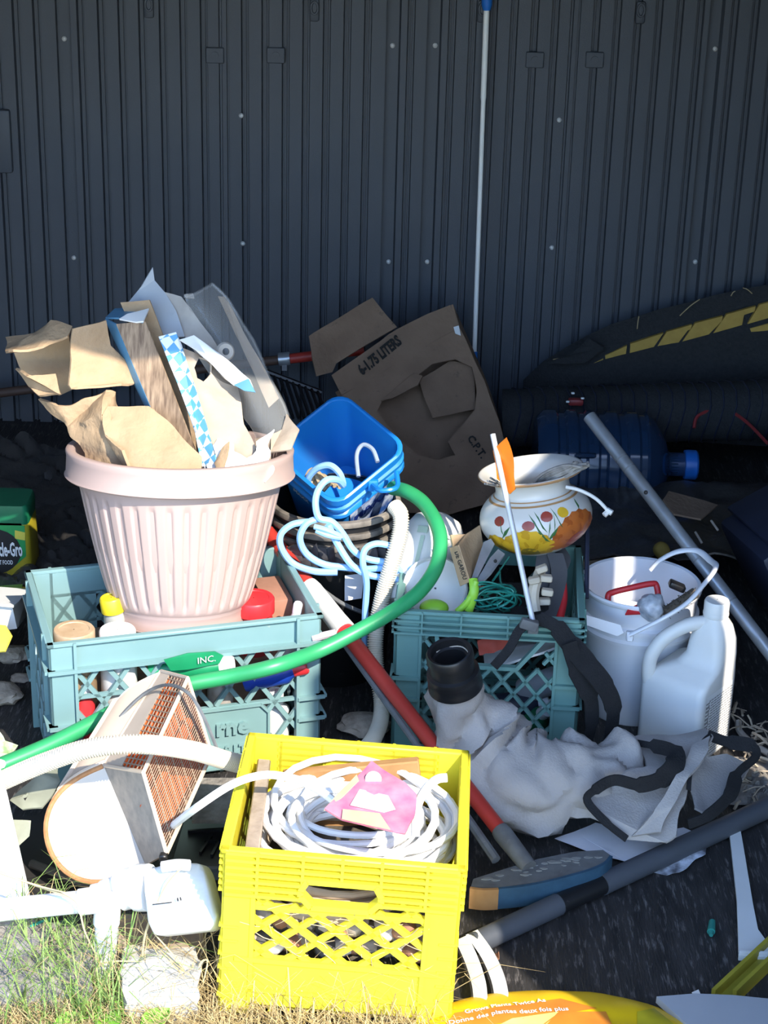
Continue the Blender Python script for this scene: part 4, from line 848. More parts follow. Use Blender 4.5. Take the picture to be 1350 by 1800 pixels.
single('black_webbing', b, mat('grey_webbing', (0.07, 0.07, 0.075), 0.9), 'dark webbing straps bunched beneath the painted vase', 'strap')
b = MB(); b.tube(spline(q6([(945, 750, 2.93), (950, 840, 2.91), (930, 945, 2.88)]), 5), 0.008, 10); single('red_grip', b, redp, 'red plastic tool grip inside the deep green crate', 'tool')
b = MB(); b.box(Z6(700, 900, 2.93), (0.11, 0.10, 0.07), None, 0.012); single('dark_pouch', b, black_f, 'dark cloth pouch under the green wire tangle', 'pouch')
random.seed(21)
b = MB(); b.sheet([rc.matrix_basis @ V(p) for p in [(-0.13, -0.12, 0.17), (0.13, -0.125, 0.165), (0.13, 0.13, 0.2), (-0.13, 0.13, 0.2)]] if False else [P(850, 1180, 2.85), P(1000, 1130, 2.85), P(1000, 1090, 3.05), P(850, 1100, 3.05)], 0.004, 0.012, 25, 3); single('white_plastic_bag', b, white, 'white plastic bag behind the deep green lattice', 'bag')
b = MB(); b.sheet([P(838, 1125, 2.835), P(900, 1118, 2.84), P(895, 1140, 2.835), P(845, 1150, 2.83)], 0.004, 0.008, 60, 3); single('red_netting', b, mat('red_net', (0.35, 0.05, 0.03), 0.7), 'scrap of red netting inside the deep green crate', 'netting')
for i, (x, y, m2, lb_) in enumerate([(900, 1240, navy, 'dark bottle lying low behind the deep green lattice'), (960, 1200, slate, 'grey blue bottle behind the deep green lattice'), (930, 1270, gt, 'green bottle at the bottom of the deep green crate'), (980, 1250, white, 'small white bottle low in the deep green crate')]):
    c = P(x, y, 2.90); t = thing('small_bottle', lb_, 'bottle', c)
    Xb = Matrix.Translation(c) @ Matrix.Rotation(math.radians(80 - i * 25), 4, 'Y') @ Matrix.Rotation(0.3 * i, 4, 'X')
    part('body', MB().lathe([(0.001, -0.05), (0.022, -0.05), (0.024, -0.045), (0.024, 0.03), (0.012, 0.045), (0.010, 0.05)], 20, Xb), m2, t); part('cap', MB().lathe([(0.012, 0.046), (0.012, 0.065), (0.001, 0.066)], 16, Xb), white_c if i % 2 == 0 else capblue, t)

# ------------------------------------------------------------------ painted vase
vb = P(948, 962, 3.0)
va = thing('painted_vase', 'white glazed vase painted with yellow and orange flowers on the deep green crate', 'vase', vb, (math.radians(-6), math.radians(-9), 0))
VP = [(0.001, 0.002), (0.040, 0.0), (0.052, 0.004), (0.078, 0.020), (0.094, 0.040), (0.0985, 0.058), (0.094, 0.078), (0.080, 0.095), (0.068, 0.104), (0.0645, 0.112), (0.066, 0.124), (0.074, 0.134), (0.088, 0.139), (0.091, 0.1415), (0.090, 0.144), (0.084, 0.1435), (0.070, 0.138), (0.061, 0.126), (0.059, 0.112), (0.072, 0.092), (0.09, 0.058), (0.05, 0.012), (0.001, 0.010)]
sp_ = [(p.x, p.z) for p in spline([V((r, 0, z)) for r, z in VP], 4)]
vbody = part('body', MB().lathe(sp_, 56), vase_w, va, True, 1.2)
def vr(z):
    pr = sp_[:60]
    for i in range(len(pr) - 1):
        if pr[i][1] <= z <= pr[i + 1][1] and pr[i + 1][1] > pr[i][1]: k = (z - pr[i][1]) / (pr[i + 1][1] - pr[i][1]); return pr[i][0] + (pr[i + 1][0] - pr[i][0]) * k
    return 0.09
def vmap(u, z, off=0.0008):
    a = -math.pi / 2 + u; z = max(0.008, min(0.1, z)); r = vr(z) + off; return V((r * math.cos(a), r * math.sin(a), z))
def vpoly(pts, off=0.0008):
    cx = sum(p[0] for p in pts) / len(pts); cz = sum(p[1] for p in pts) / len(pts); b = MB(); n = len(pts)
    vs = [vmap(cx, cz, off)]; 
    for k in (0.5, 1.0): vs += [vmap(cx + (p[0] - cx) * k, cz + (p[1] - cz) * k, off) for p in pts]
    fs = [(0, 1 + i, 1 + (i + 1) % n) for i in range(n)] + [(1 + i, 1 + n + i, 1 + n + (i + 1) % n, 1 + (i + 1) % n) for i in range(n)]
    return b.add(vs, fs)
dark_of = {'yellow_glaze': mat('deep_yellow_glaze', (0.60, 0.33, 0.02), 0.3), 'orange_glaze': mat('deep_orange_glaze', (0.42, 0.10, 0.02), 0.3)}
def petal_flower(u0, z0, R, n, col, ctr, half=False):
    f = None
    for k in range(n):
        a = (math.pi * (k + 0.5) / n) if half else 6.2832 * k / n
        pts = []
        for (d, w_) in ((0.2, 0.12), (0.6, 0.25), (0.92, 0.2), (1.0, 0), (0.92, -0.2), (0.6, -0.25), (0.2, -0.12)):
            x = R * (d * math.cos(a) - w_ * math.sin(a)); y = R * (d * math.sin(a) + w_ * math.cos(a)); pts.append((u0 + x / 0.095, z0 + y))
        part('painted_petal', vpoly(pts, 0.0008 + 0.0003 * (k % 2)), col if k % 2 else dark_of[col.name], vbody, True)
    part('painted_centre', vpoly([(u0 + 0.4 * R / 0.095 * math.cos(j * .5236), z0 + 0.35 * R * math.sin(j * .5236)) for j in range(12)], 0.0012), ctr, vbody, True)
petal_flower(-0.24, 0.010, 0.056, 9, glz_y, mat('olive_glaze', (0.28, 0.20, 0.03), 0.3), True)
petal_flower(-0.85, 0.02, 0.034, 7, glz_y, mat('olive_glaze', (0.28, 0.20, 0.03)), True)
petal_flower(0.80, 0.022, 0.060, 10, glz_o, glz_r, True)
for (u, z, m2) in [(-0.17, 0.072, glz_r), (0.18, 0.083, glz_r), (0.52, 0.084, glz_y), (-0.75, 0.078, glz_r)]:
    part('painted_berry', vpoly([(u + 0.011 / 0.095 * math.cos(j * .5236), z + 0.008 * math.sin(j * .5236)) for j in range(12)]), m2, vbody, True)
for (u, z, du, dz) in [(0.08, 0.05, 0.12, -0.012), (0.25, 0.052, 0.13, 0.014), (-0.03, 0.07, 0.13, -0.02), (0.38, 0.075, 0.08, -0.02), (0.05, 0.075, 0.1, -0.018), (-0.6, 0.06, 0.1, 0.012), (0.3, 0.07, 0.03, 0.018), (0.95, 0.088, 0.05, 0.008), (-0.7, 0.07, 0.05, -0.015), (0.2, 0.065, 0.05, 0.02)]:
    part('painted_leaf', vpoly([(u - du, z - dz), (u - du * 0.2, z - dz * 0.2 + 0.005), (u + du, z + dz), (u + du * 0.2, z + dz * 0.2 - 0.005)], 0.001), glz_g, vbody, True)
for z, w_ in ((0.0985, 0.0012), (0.104, 0.0008)): part('painted_line', MB().lathe([(vr(z - w_) + 0.0006, z - w_), (vr(z + w_) + 0.0006, z + w_)], 56), glz_t, vbody, True)
part('painted_line', MB().lathe([(0.0905, 0.1385), (0.0922, 0.1415), (0.0912, 0.1435)], 56), glz_t, vbody, True)
b = MB(); random.seed(5)
for k in range(15):
    a = random.uniform(-1, 1); e = P(1035 + random.uniform(-26, 3), 810 + abs(a) * 7 + random.uniform(0, 5), 2.93 + 0.02 * a); b.tube(spline([P(925 + k * 3, 880, 3.0), P(958 + 14 * a, 846 + 6 * a, 2.96 + .01 * a), P(995 + 6 * a, 827 + 9 * a, 2.94), e], 4), 0.0028, 5)
for k in range(7): b.tube([P(852 + k * 5, 850 - (k % 3) * 5, 2.93), P(895, 858 + k, 2.97), P(920, 870, 3.0)], 0.002, 5)
single('dried_reeds', b, mat('grey_reed', (0.40, 0.38, 0.35), 0.9, (0.16, 0.15, 0.14), 60, 0.4), 'bundle of grey dried reeds lying across the vase mouth', 'reeds')
b = MB(); b.tube(spline([P(995, 856, 2.95), P(1020, 862, 2.94), P(1048, 877, 2.93), P(1070, 899, 2.92)], 6), 0.0032, 8); b.tube([P(1070, 898, 2.92), P(1062, 906, 2.915)], 0.005, 6); b.tube([P(1066, 896, 2.92), P(1076, 902, 2.915)], 0.005, 6)
single('knotted_string', b, white, 'short white cord with a knotted end hanging from the vase', 'string')
t = thing('marker_stake', 'slim white marker stake with an orange flag stuck in the crate', 'stake', P(940, 1105, 2.77))
a, bq = P(866, 763, 2.92), P(940, 1108, 2.765)
part('rod', MB().tube([a, bq], 0.0046, 10), mat('stake_silver', (0.72, 0.72, 0.74), 0.4, metal=0.2), t)
part('flag', MB().sheet([P(868, 790, 2.915), P(880, 778, 2.90), P(892, 768, 2.89), P(899, 800, 2.90), P(908, 860, 2.885), P(898, 870, 2.89), P(884, 850, 2.905), P(874, 842, 2.91)], 0.0012, 0.004, 25, 3), orange_f, t)
part('foot_clip', MB().box(P(937, 1102, 2.765), (0.018, 0.014, 0.022), bev=0.003), greym, t)
b = MB(); b.tube([P(1033, 895, 3.05), P(1031, 1052, 2.93)], 0.0042, 8); single('dark_rod', b, navy, 'thin dark rod standing against the white bucket', 'rod')

# ------------------------------------------------------------------ white bucket
c = P(1118, 1035, 3.03); wbk = thing('white_bucket', 'white plastic bucket with a loose handle beside the white jug', 'bucket', (c.x + 0.008, 3.03, 0.0)); X = Matrix.Translation(wbk.location); R_ = 0.106
part('body', MB().lathe([(0.002, 0.0), (0.082, 0), (0.086, 0.006), (0.098, 0.165), (0.1045, 0.168), (0.1055, 0.174), (0.1005, 0.178), (0.101, 0.190), (0.107, 0.193), (0.1075, 0.199), (0.1015, 0.203), (0.103, 0.238), (0.108, 0.241), (0.109, 0.247), (0.106, 0.250), (0.101, 0.248), (0.097, 0.17), (0.080, 0.02), (0.002, 0.02)], 56, X), bucket_w, wbk, sharp=0.9)
part('handle_boss', MB().sheet([P(1028, 1080, 2.888), P(1090, 1098, 2.882), P(1096, 1112, 2.882), P(1085, 1118, 2.882), P(1030, 1098, 2.887)], 0.002, 0.0, 10, 0), bucket_w, wbk)
part('handle_lug', MB().box(P(1107, 1118, 2.872), (0.012, 0.012, 0.018), bev=0.002, seg=1), bucket_w, wbk)
part('handle', MB().tube(spline([P(1107, 1116, 2.868), P(1160, 1090, 2.86), P(1205, 1062, 2.87), P(1235, 1030, 2.90), P(1258, 998, 2.95), P(1248, 985, 3.0), P(1225, 968, 3.05), P(1190, 970, 3.07), P(1160, 985, 3.08), P(1143, 1002, 3.08)], 8), 0.006, 10, flat=0.6), bucket_w, wbk)
b = MB(); b.tube(spline([P(1070, 1072, 2.96), P(1069, 1048, 2.97), P(1078, 1041, 2.975), P(1110, 1033, 2.98), P(1145, 1026, 2.985), P(1154, 1030, 2.985), P(1158, 1056, 2.97)], 6), 0.0055, 10); single('red_bail', b, redp, 'red plastic carry handle standing up inside the white bucket', 'handle')
b = MB(); b.sheet([P(1105, 1070, 2.93), P(1125, 1060, 2.94), P(1128, 1078, 2.92), P(1100, 1080, 2.92)], 0.004, 0.002, 20, 1); single('red_scrap', b, redp, 'bright red plastic scrap inside the white bucket', 'scrap')
bm = bmesh.new(); bmesh.ops.create_icosphere(bm, subdivisions=4, radius=0.024); c = P(1146, 1066, 2.93)
for v in bm.verts: v.co = v.co * (1 + 0.22 * noise.noise(v.co * 70)) + c
single('crumpled_wrapper', MB().addbm(bm), mat('silver_wrapper', (0.62, 0.63, 0.66), 0.3, (0.25, 0.28, 0.32), 60, 0.6), 'crumpled silver wrapper in the white bucket', 'wrapper')
t = thing('scrub_brush', 'dark bristled brush resting against the white bucket rim', 'brush', P(1195, 1060, 2.95))
a, bq = P(1168, 1078, 2.92), P(1222, 1042, 2.95)
part('back', MB().tube([a, bq], 0.010, 10), mat('brown_bristle', (0.10, 0.08, 0.06), 0.9), t)
b = MB(); random.seed(9)
for k in range(120):
    c = a.lerp(bq, random.random()); d = V((random.uniform(-1, 1), random.uniform(-1, .3), random.uniform(-.3, 1))).normalized(); b.tube([c, c + d * 0.016], 0.0006, 3, cap=False)
part('bristles', b, mat('brown_bristle', (0.10, 0.08, 0.06)), t)['kind'] = 'stuff'
b = MB(); b.box(P(1190, 1030, 2.99), (0.03, 0.02, 0.012), Matrix.Rotation(0.4, 3, 'Y'), 0.003); single('black_clip', b, black, 'small black clip leaning inside the white bucket', 'clip')
b = MB(); b.grid(lambda u, v: wbk.location + V(((0.093) * (0.2 + 0.8 * u) * math.cos(v * 6.2832), 0.093 * (0.2 + 0.8 * u) * math.sin(v * 6.2832), 0.165 + 0.01 * noise.noise(V((u * 8, math.cos(v * 6.28) * 3, math.sin(v * 6.28) * 3))))), 8, 30); single('bucket_rubbish', b, bucket_w, 'pale sheet of plastic filling the white bucket', 'plastic sheet')

# ------------------------------------------------------------------ white jug
jw = F(1209, 1352, 0.0); jug = thing('white_jug', 'white plastic jug with moulded handle and worn printed label', 'jug', (jw.x, jw.y + 0.078, 0), (0, 0, math.radians(52)))
def JR(cx, cy, hx, hy, r, z):
    return [V((p.x + cx, p.y + cy, z)) for p in [V((q.x * 1.0, q.y * 1.0, 0)) for q in [V((sx, sy, 0)) for sx, sy in [(a.x, a.y) for a in rsq2(hx, hy, r)]]]]
def rsq2(hx, hy, r, n=5):
    out = []
    for (sx, sy, a0) in ((1, 1, 0), (-1, 1, 90), (-1, -1, 180), (1, -1, 270)):
        for k in range(n): a = math.radians(a0 + 90 * k / (n - 1)); out.append(V((sx * (hx - r) + r * math.cos(a), sy * (hy - r) + r * math.sin(a), 0)))
    return out
# local -y faces front right after the turn, local -x faces front left; the handle stands over the (-x,+y) corner
hx = 0.062; JS = 1.05
rings = [JR(0, 0, hx - 0.006, hx - 0.006, 0.012, 0.0), JR(0, 0, hx, hx, 0.014, 0.008), JR(0, 0, hx, hx, 0.014, 0.135), JR(0.006, -0.006, hx - 0.006, hx - 0.006, 0.016, 0.150), JR(0.020, -0.020, 0.042, 0.042, 0.018, 0.162), JR(0.0255, -0.0255, 0.0365, 0.0365, 0.018, 0.178), JR(0.026, -0.026, 0.0345, 0.0345, 0.02, 0.205), JR(0.026, -0.026, 0.029, 0.029, 0.022, 0.228), JR(0.026, -0.026, 0.0205, 0.0205, 0.02, 0.243), JR(0.026, -0.026, 0.019, 0.019, 0.0185, 0.252)]
rings = [[V((p.x, p.y, p.z * JS)) for p in r] for r in rings]
part('body', MB().loft(rings), white, jug, True, 0.8)
jcap = part('cap', MB().lathe([(0.019, 0.255), (0.0215, 0.257), (0.0218, 0.282), (0.020, 0.286), (0.001, 0.287)], 28, Matrix.Translation((0.026, -0.026, 0))), white, jug, True)
part('grip_rib', MB().lathe([(0.0222, 0.259), (0.0224, 0.263), (0.0218, 0.265)], 28, Matrix.Translation((0.026, -0.026, 0))), white, jcap, True)
part('handle', MB().tube(spline([V((-0.047, 0.047, 0.120)), V((-0.051, 0.051, 0.150)), V((-0.049, 0.049, 0.185)), V((-0.034, 0.034, 0.217)), V((-0.010, 0.010, 0.238)), V((0.010, -0.010, 0.243)), V((0.022, -0.022, 0.240))], 7), 0.0125, 14), white, jug, True, 1.2)
lbm = mat('worn_label_print', (0.66, 0.64, 0.60), 0.7, (0.82, 0.81, 0.78), 60, 0.5)
jl = part('label', MB().add([V((-0.045, -hx - 0.0006, 0.012)), V((0.045, -hx - 0.0006, 0.012)), V((0.045, -hx - 0.0006, 0.138)), V((-0.045, -hx - 0.0006, 0.138))], [(0, 1, 2, 3)]), white_c, jug, True)
b = MB(); random.seed(4)
for k in range(22):
    z = 0.018 + k * 0.0052; x = -0.030
    while x < 0.042:
        l = random.uniform(0.003, 0.010); b.box((x + l / 2, -hx - 0.0009, z), (l, 0.0004, 0.0016)); x += l + 0.002
part('small_print', b, inkg, jl, True)
b = MB()
for k in range(16):
    z = 0.012 + k * 0.0075; b.box((-0.0405, -hx - 0.0009, z), (0.012, 0.0004, 0.0042 if k % 3 else 0.0025)); b.box((-0.037 + 0.003 * (k % 2), -hx - 0.001, z + 0.003), (0.003, 0.0004, 0.003))
part('block_print', b, inkg, jl, True)

# ------------------------------------------------------------------ metal pole
t = thing('metal_pole', 'shiny metal pole leaning down across the white bucket', 'pole', F(1500, 1343, 0))
a, bq = P(1036, 732, 3.36), F(1510, 1352, 0.014)
part('tube', MB().tube([a, bq], 0.0128, 20, cap=False), metal, t); part('inner_tube', MB().tube([a, a.lerp(bq, 0.4)], 0.0108, 20, cap=False), metal, t)
dd = (bq - a).normalized(); hole = a.lerp(bq, 0.232) + V((-0.004, -0.0118, 0.004))
part('rivet', MB().lathe([(0.004, -0.001), (0.004, 0.002), (0.001, 0.0022)], 12, axis_matrix(hole, hole + V((-.2, -1, .3)))), ink, t)
for k in (0.13, 0.16, 0.43, 0.55): part('scuff', MB().tube([a.lerp(bq, k), a.lerp(bq, k + 0.004)], 0.0129, 20), mat('scuff_grey', (0.3, 0.3, 0.3), 0.6), t)
# ================================================================== YELLOW CRATE'S LOAD
YM = ROOTM[yc.name]
def Yl(x, y, z): return YM @ V((x, y, z))
random.seed(13)
cb = MB(); pts = []
nl = 22; zc = 0.218
for k in range(nl * 24):
    a = k / 24 * 6.2832; lo = k / 24
    r = 0.138 - 0.062 * abs(math.sin(lo * 2.3)) ** 1.4 + 0.008 * noise.noise(V((lo * 0.9, 5, 0)))
    h = 0.014 * math.sin(lo * 3.7) + 0.010 * noise.noise(V((lo * 1.3, 0, 2))) + 0.006 * math.sin(a + lo)
    pts.append(Yl(0.012 + r * 1.02 * math.cos(a) + 0.008 * math.sin(lo * 5), 0.012 + r * 0.93 * math.sin(a) + 0.006 * math.cos(lo * 4), zc + h + 0.012 * math.sin(a * 0.5 + 1)))
head = spline([F(300, 1455, 0.17), P(345, 1420, 2.19), P(410, 1378, 2.2), P(470, 1362, 2.22), P(530, 1372, 2.25)], 6)
cb.tube(pts, 0.0052, 8)
cb.tube(head, 0.0058, 8)
cb.tube(spline([P(528, 1372, 2.25), P(570, 1395, 2.22), P(600, 1420, 2.19)], 6), 0.0058, 8)
cb.tube(spline([P(730, 1470, 2.13), P(733, 1420, 2.15), P(748, 1388, 2.17), P(768, 1370, 2.18), P(786, 1367, 2.18)], 6), 0.0062, 8)
single('white_cable_coil', cb, cable, 'big coil of white electrical cable in the yellow crate', 'cable')
cb = MB(); pts = []
for k in range(7 * 24):
    a = k / 24 * 6.2832; lo = k / 24; r = 0.138 - 0.03 * abs(math.sin(lo * 1.9))
    pts.append(Yl(-0.014 + r * 0.95 * math.cos(a), -0.002 + r * 0.95 * math.sin(a), 0.175 + 0.014 * math.sin(lo * 2.7) + 0.008 * math.sin(a)))
cb.tube(pts, 0.0052, 8); single('brown_cable_coil', cb, oldcable, 'old brown cable coil under the white cable', 'cable')
t = thing('seed_packet', 'crumpled pink paper packet lying on the white cable coil', 'packet', P(650, 1460, 2.17))
def K(x, y, dz=0): return P(360 + x / 2.7, 1280 + y / 2.7, 2.17 + (260 - y) / 2.7 * 0.0011 - dz)
part('paper', MB().sheet([K(570, 385), K(640, 310), K(720, 235), K(790, 155), K(880, 215), K(1008, 320), K(995, 420), K(950, 505), K(800, 470), K(650, 430)], 0.003, 0.003, 25, 3), seed_p, t)
part('picture', MB().sheet([K(735, 290, .004), K(870, 320, .004), K(905, 385, .004), K(850, 400, .004), K(690, 365, .004)], 0.001, 0.0, 25, 1), seed_b, t)
part('picture', MB().sheet([K(655, 385, .004), K(830, 405, .004), K(880, 480, .004), K(800, 465, .004), K(650, 430, .004)], 0.001, 0.0, 25, 1), seed_y, t)
part('badge', MB().lathe([(0.0005, 0), (0.011, 0)], 20, axis_matrix(K(800, 243, .0045), K(800, 243, .0045) + V((0, -0.75, 0.6)))), paper, t)
part('torn_edge', MB().sheet([K(565, 385), K(640, 300, .002), K(720, 225, .002), K(730, 250, .003), K(650, 330, .003)], 0.002, 0.003, 30, 2), seed_y, t)
b = MB(); b.box(Yl(-0.134, 0.0, 0.16), (0.02, 0.25, 0.17), Matrix.Rotation(math.radians(5), 3, 'Y'), 0.002, 1); single('old_board', b, oldwood, 'weathered board standing against the inner left side of the yellow crate', 'wood')
b = MB(); b.box(Yl(0.0, 0.120, 0.20), (0.20, 0.016, 0.10), Matrix.Rotation(math.radians(-8), 3, 'Y'), 0.002, 1); single('wood_offcut', b, wood, 'reddish wood offcut at the back of the yellow crate', 'wood')
random.seed(17)
st_m = [stone, mat('rust_stone', (0.40, 0.20, 0.11), 0.9, (0.25, 0.12, 0.07), 40, 0.3), mat('pale_stone', (0.58, 0.52, 0.45), 0.9), mat('dark_stone', (0.10, 0.09, 0.08), 0.9)]
nms = ['grey brown', 'rusty red', 'pale', 'dark']
bm0 = bmesh.new(); bmesh.ops.create_icosphere(bm0, subdivisions=2, radius=1)
for k in range(26):
    gx, gz = k % 13, k // 13
    x = -0.128 + gx * 0.0213 + random.uniform(-.005, .005); z = 0.105 + gz * 0.036 + random.uniform(-.006, .006); s = random.uniform(0.014, 0.021); y = -0.125 + random.uniform(0, 0.014)
    vs = [Yl(x + v.co.x * s, y + v.co.y * s, z + v.co.z * s * 0.8) + noise.noise_vector(v.co * 1.5 + V((k, 0, 0))) * s * 0.25 for v in bm0.verts]; mb = MB(); mb.add(vs, [[v.index for v in f.verts] for f in bm0.faces])
    i = (k * 7) % 4; single('cobble', mb, st_m[i], nms[i] + ' rounded lump behind the yellow crate lattice', 'stone', group=nms[i] + ' lumps inside the yellow crate')
bm0.free()
b = MB(); b.box(Yl(0, 0.015, 0.085), (0.27, 0.23, 0.13), None, 0.01); single('soil_fill', b, soil, 'dark soil and rubble packed in the bottom of the yellow crate', 'soil', kind='stuff')
b = MB()
for k in range(40):
    x = random.uniform(-.12, .12); z = random.uniform(.1, .19); p = Yl(x, -0.148, z); d = V((random.uniform(-1, 1), -0.1, random.uniform(-.6, .6))) * 0.025
    b.tube(spline([p - d, p + V((0, -0.004, random.uniform(-.008, .008))), p + d], 3), 0.0007, 3)
single('dry_roots', b, mat('straw', (0.48, 0.36, 0.20)), 'dry roots poking through the yellow crate lattice', 'roots', kind='stuff')

# ================================================================== WIDE CRATE'S LOAD
LM = ROOTM[lc.name]
def Ll(x, y, z): return LM @ V((x, y, z))
def jar(nm, lb_, x, y, z, r, h, m1, m2, capr=None, caph=0.02, tilt=(0, 0), lm=None):
    p = Ll(x, y, z); t = thing(nm, lb_, nm.split('_')[-1], p); X = Matrix.Translation(p) @ Matrix.Rotation(tilt[0], 4, 'X') @ Matrix.Rotation(tilt[1], 4, 'Y'); cr = capr or r * 0.95
    part('body', MB().lathe([(0.001, 0), (r * .94, 0), (r, 0.005), (r, h * .82), (min(r * .9, cr), h * .93), (min(r * .9, cr) * .95, h)], 28, X), m1, t)
    part('cap', MB().lathe([(cr, h - 0.004), (cr, h + caph - 0.003), (cr - 0.002, h + caph), (cr * .75, h + caph), (cr * .72, h + caph - 0.0015), (0.001, h + caph - 0.001)], 28, X), m2, t)
    if lm: part('label', MB().lathe([(r + 0.0006, h * .15), (r + 0.0006, h * .7)], 28, X), lm, t)
    return t
tanlid = mat('tan_lid', (0.36, 0.22, 0.11), 0.5, (0.50, 0.36, 0.22), 30, 0.4)
jar('lidded_jar', 'jar with a scuffed tan lid in the wide pale green crate', -0.178, -0.095, 0.15, 0.034, 0.115, mat('peanut_jar', (0.34, 0.22, 0.12), 0.4), tanlid, 0.034, 0.02)
jar('white_capped_jar', 'jar with a plain white lid in the wide pale green crate', -0.108, -0.100, 0.15, 0.030, 0.108, white, white_c, 0.030, 0.02)
jar('spice_jar', 'clear jar with a yellow cap standing in the wide pale green crate', -0.088, -0.030, 0.15, 0.019, 0.13, mat('clear_grey_jar', (0.42, 0.42, 0.38), 0.15), mat('yellow_cap', (0.75, 0.55, 0.02), 0.4), 0.020, 0.022, (0, -0.12), mat('grey_label', (0.5, 0.5, 0.46), 0.6, (0.12, 0.12, 0.12), 220, 0.7))
jar('red_capped_jar', 'jar with a red screw cap beside the planter foot', 0.135, -0.035, 0.125, 0.034, 0.13, redp, redp, 0.036, 0.022)
jar('tube_bottle', 'slim white bottle at the corner of the wide pale green crate', 0.185, -0.06, 0.13, 0.013, 0.13, white, white_c, 0.008, 0.015, (0, 0.15))
jar('green_bottle', 'green bottle lying behind the wide crate lattice', -0.06, -0.120, 0.205, 0.02, 0.12, mat('bottle_green', (0.01, 0.26, 0.10), 0.4), white_c, 0.014, 0.02, (0, 1.45))
jar('blue_bottle', 'blue bottle lying behind the wide crate lattice', 0.10, -0.115, 0.165, 0.022, 0.09, mat('deep_blue', (0.01, 0.05, 0.36), 0.4), redp, 0.014, 0.02, (0, 1.3))
jar('red_bottle', 'red bottle behind the corner of the wide crate lattice', -0.17, -0.118, 0.05, 0.018, 0.13, redp, white_c, 0.012, 0.02)
jar('emerald_bottle', 'second green bottle low behind the wide crate lattice', -0.10, -0.112, 0.10, 0.018, 0.10, mat('bottle_green', (0.01, 0.26, 0.10)), white_c, 0.012, 0.02, (0, 0.5))
jar('spray_bottle', 'white bottle seen through the lattice below the blue bottle', 0.155, -0.110, 0.03, 0.024, 0.085, white, white_c, 0.014, 0.02)
jar('silver_can', 'grey tin can behind the wide crate lattice', 0.06, -0.108, 0.10, 0.022, 0.07, mat('tin', (0.5, 0.48, 0.44), 0.4, (0.25, 0.2, 0.16), 30, 0.4), metal, 0.021, 0.004)
# green bottle lettering plate
bp2 = MB(); bp2.sheet([P(288, 1160, 2.685), P(330, 1148, 2.70), P(378, 1145, 2.715), P(392, 1152, 2.72), P(385, 1166, 2.715), P(330, 1176, 2.70), P(300, 1178, 2.69)], 0.004, 0.0, 10, 1)
bt = single('green_pouch', bp2, mat('bottle_green', (0.01, 0.26, 0.10)), 'green printed pouch lying against the wide crate lattice', 'pouch')
text('INC.', P(347, 1165, 2.703), P(378, 1160, 2.713), V((0, 0, 1)), white_ink, bt, ext=0.004)
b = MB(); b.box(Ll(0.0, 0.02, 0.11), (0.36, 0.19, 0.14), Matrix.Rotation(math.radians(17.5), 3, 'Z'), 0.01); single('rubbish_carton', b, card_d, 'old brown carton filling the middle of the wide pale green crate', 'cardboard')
b = MB(); b.box(Ll(0.19, 0.055, 0.17), (0.05, 0.1, 0.15), Matrix.Rotation(math.radians(17.5), 3, 'Z'), 0.003); single('terracotta_block', b, mat('terracotta', (0.42, 0.20, 0.13), 0.9), 'terracotta coloured block at the corner of the wide pale green crate', 'block')
b = MB(); b.tube([P(548, 1122, 2.79), P(590, 1112, 2.80)], 0.0065, 8); single('pale_peg', b, mat('pale_pink_plastic', (0.62, 0.52, 0.55), 0.5), 'pale plastic peg poking out of the wide pale green crate', 'peg')

# ================================================================== GREY VACUUM BAG
def Zb(x, y): return (700 + x / 2.077, 1080 + y / 2.077)
bag = thing('vacuum_bag', 'grey cloth leaf vacuum bag with a black neck collar', 'bag', F(900, 1420, 0))
cx, cy = 797, 1168
ca, cbk = P(790, 1148, 2.62), P(806, 1232, 2.64)
Xc = axis_matrix(ca, cbk)
part('collar', MB().lathe([(0.030, -0.002), (0.035, -0.004), (0.0375, 0.0), (0.038, 0.012), (0.0355, 0.014), (0.036, 0.034), (0.042, 0.036), (0.043, 0.046), (0.041, 0.050), (0.044, 0.060), (0.044, 0.068), (0.034, 0.07), (0.031, 0.03), (0.030, -0.002)], 36, Xc), black, bag, sharp=0.9)
part('collar_throat', MB().lathe([(0.0305, 0.012), (0.026, 0.014), (0.0255, 0.045), (0.001, 0.05)], 30, Xc), black, bag)
part('collar_dust', MB().tube([Xc @ V((0.0315 * math.cos(a), 0.0315 * math.sin(a), 0.012 + 0.002 * math.sin(a * 3))) for a in [k * 0.15 for k in range(21)]], 0.0022, 5), dust_tan, bag)
path = [(cbk + (ca - cbk) * 0.35, 0.040, 0.040), (P(815, 1255, 2.66), 0.058, 0.052), (P(840, 1300, 2.66), 0.078, 0.056), (P(875, 1345, 2.63), 0.085, 0.055), (P(930, 1372, 2.60), 0.078, 0.052), (P(985, 1368, 2.60), 0.068, 0.048), (P(1040, 1355, 2.62), 0.055, 0.042), (P(1085, 1350, 2.65), 0.040, 0.032), (P(1130, 1355, 2.66), 0.042, 0.020), (P(1165, 1365, 2.66), 0.040, 0.008)]
cen = spline([p[0] for p in path], 7); rw = spline([V((p[1], p[2], 0)) for p in path], 7); rings = []
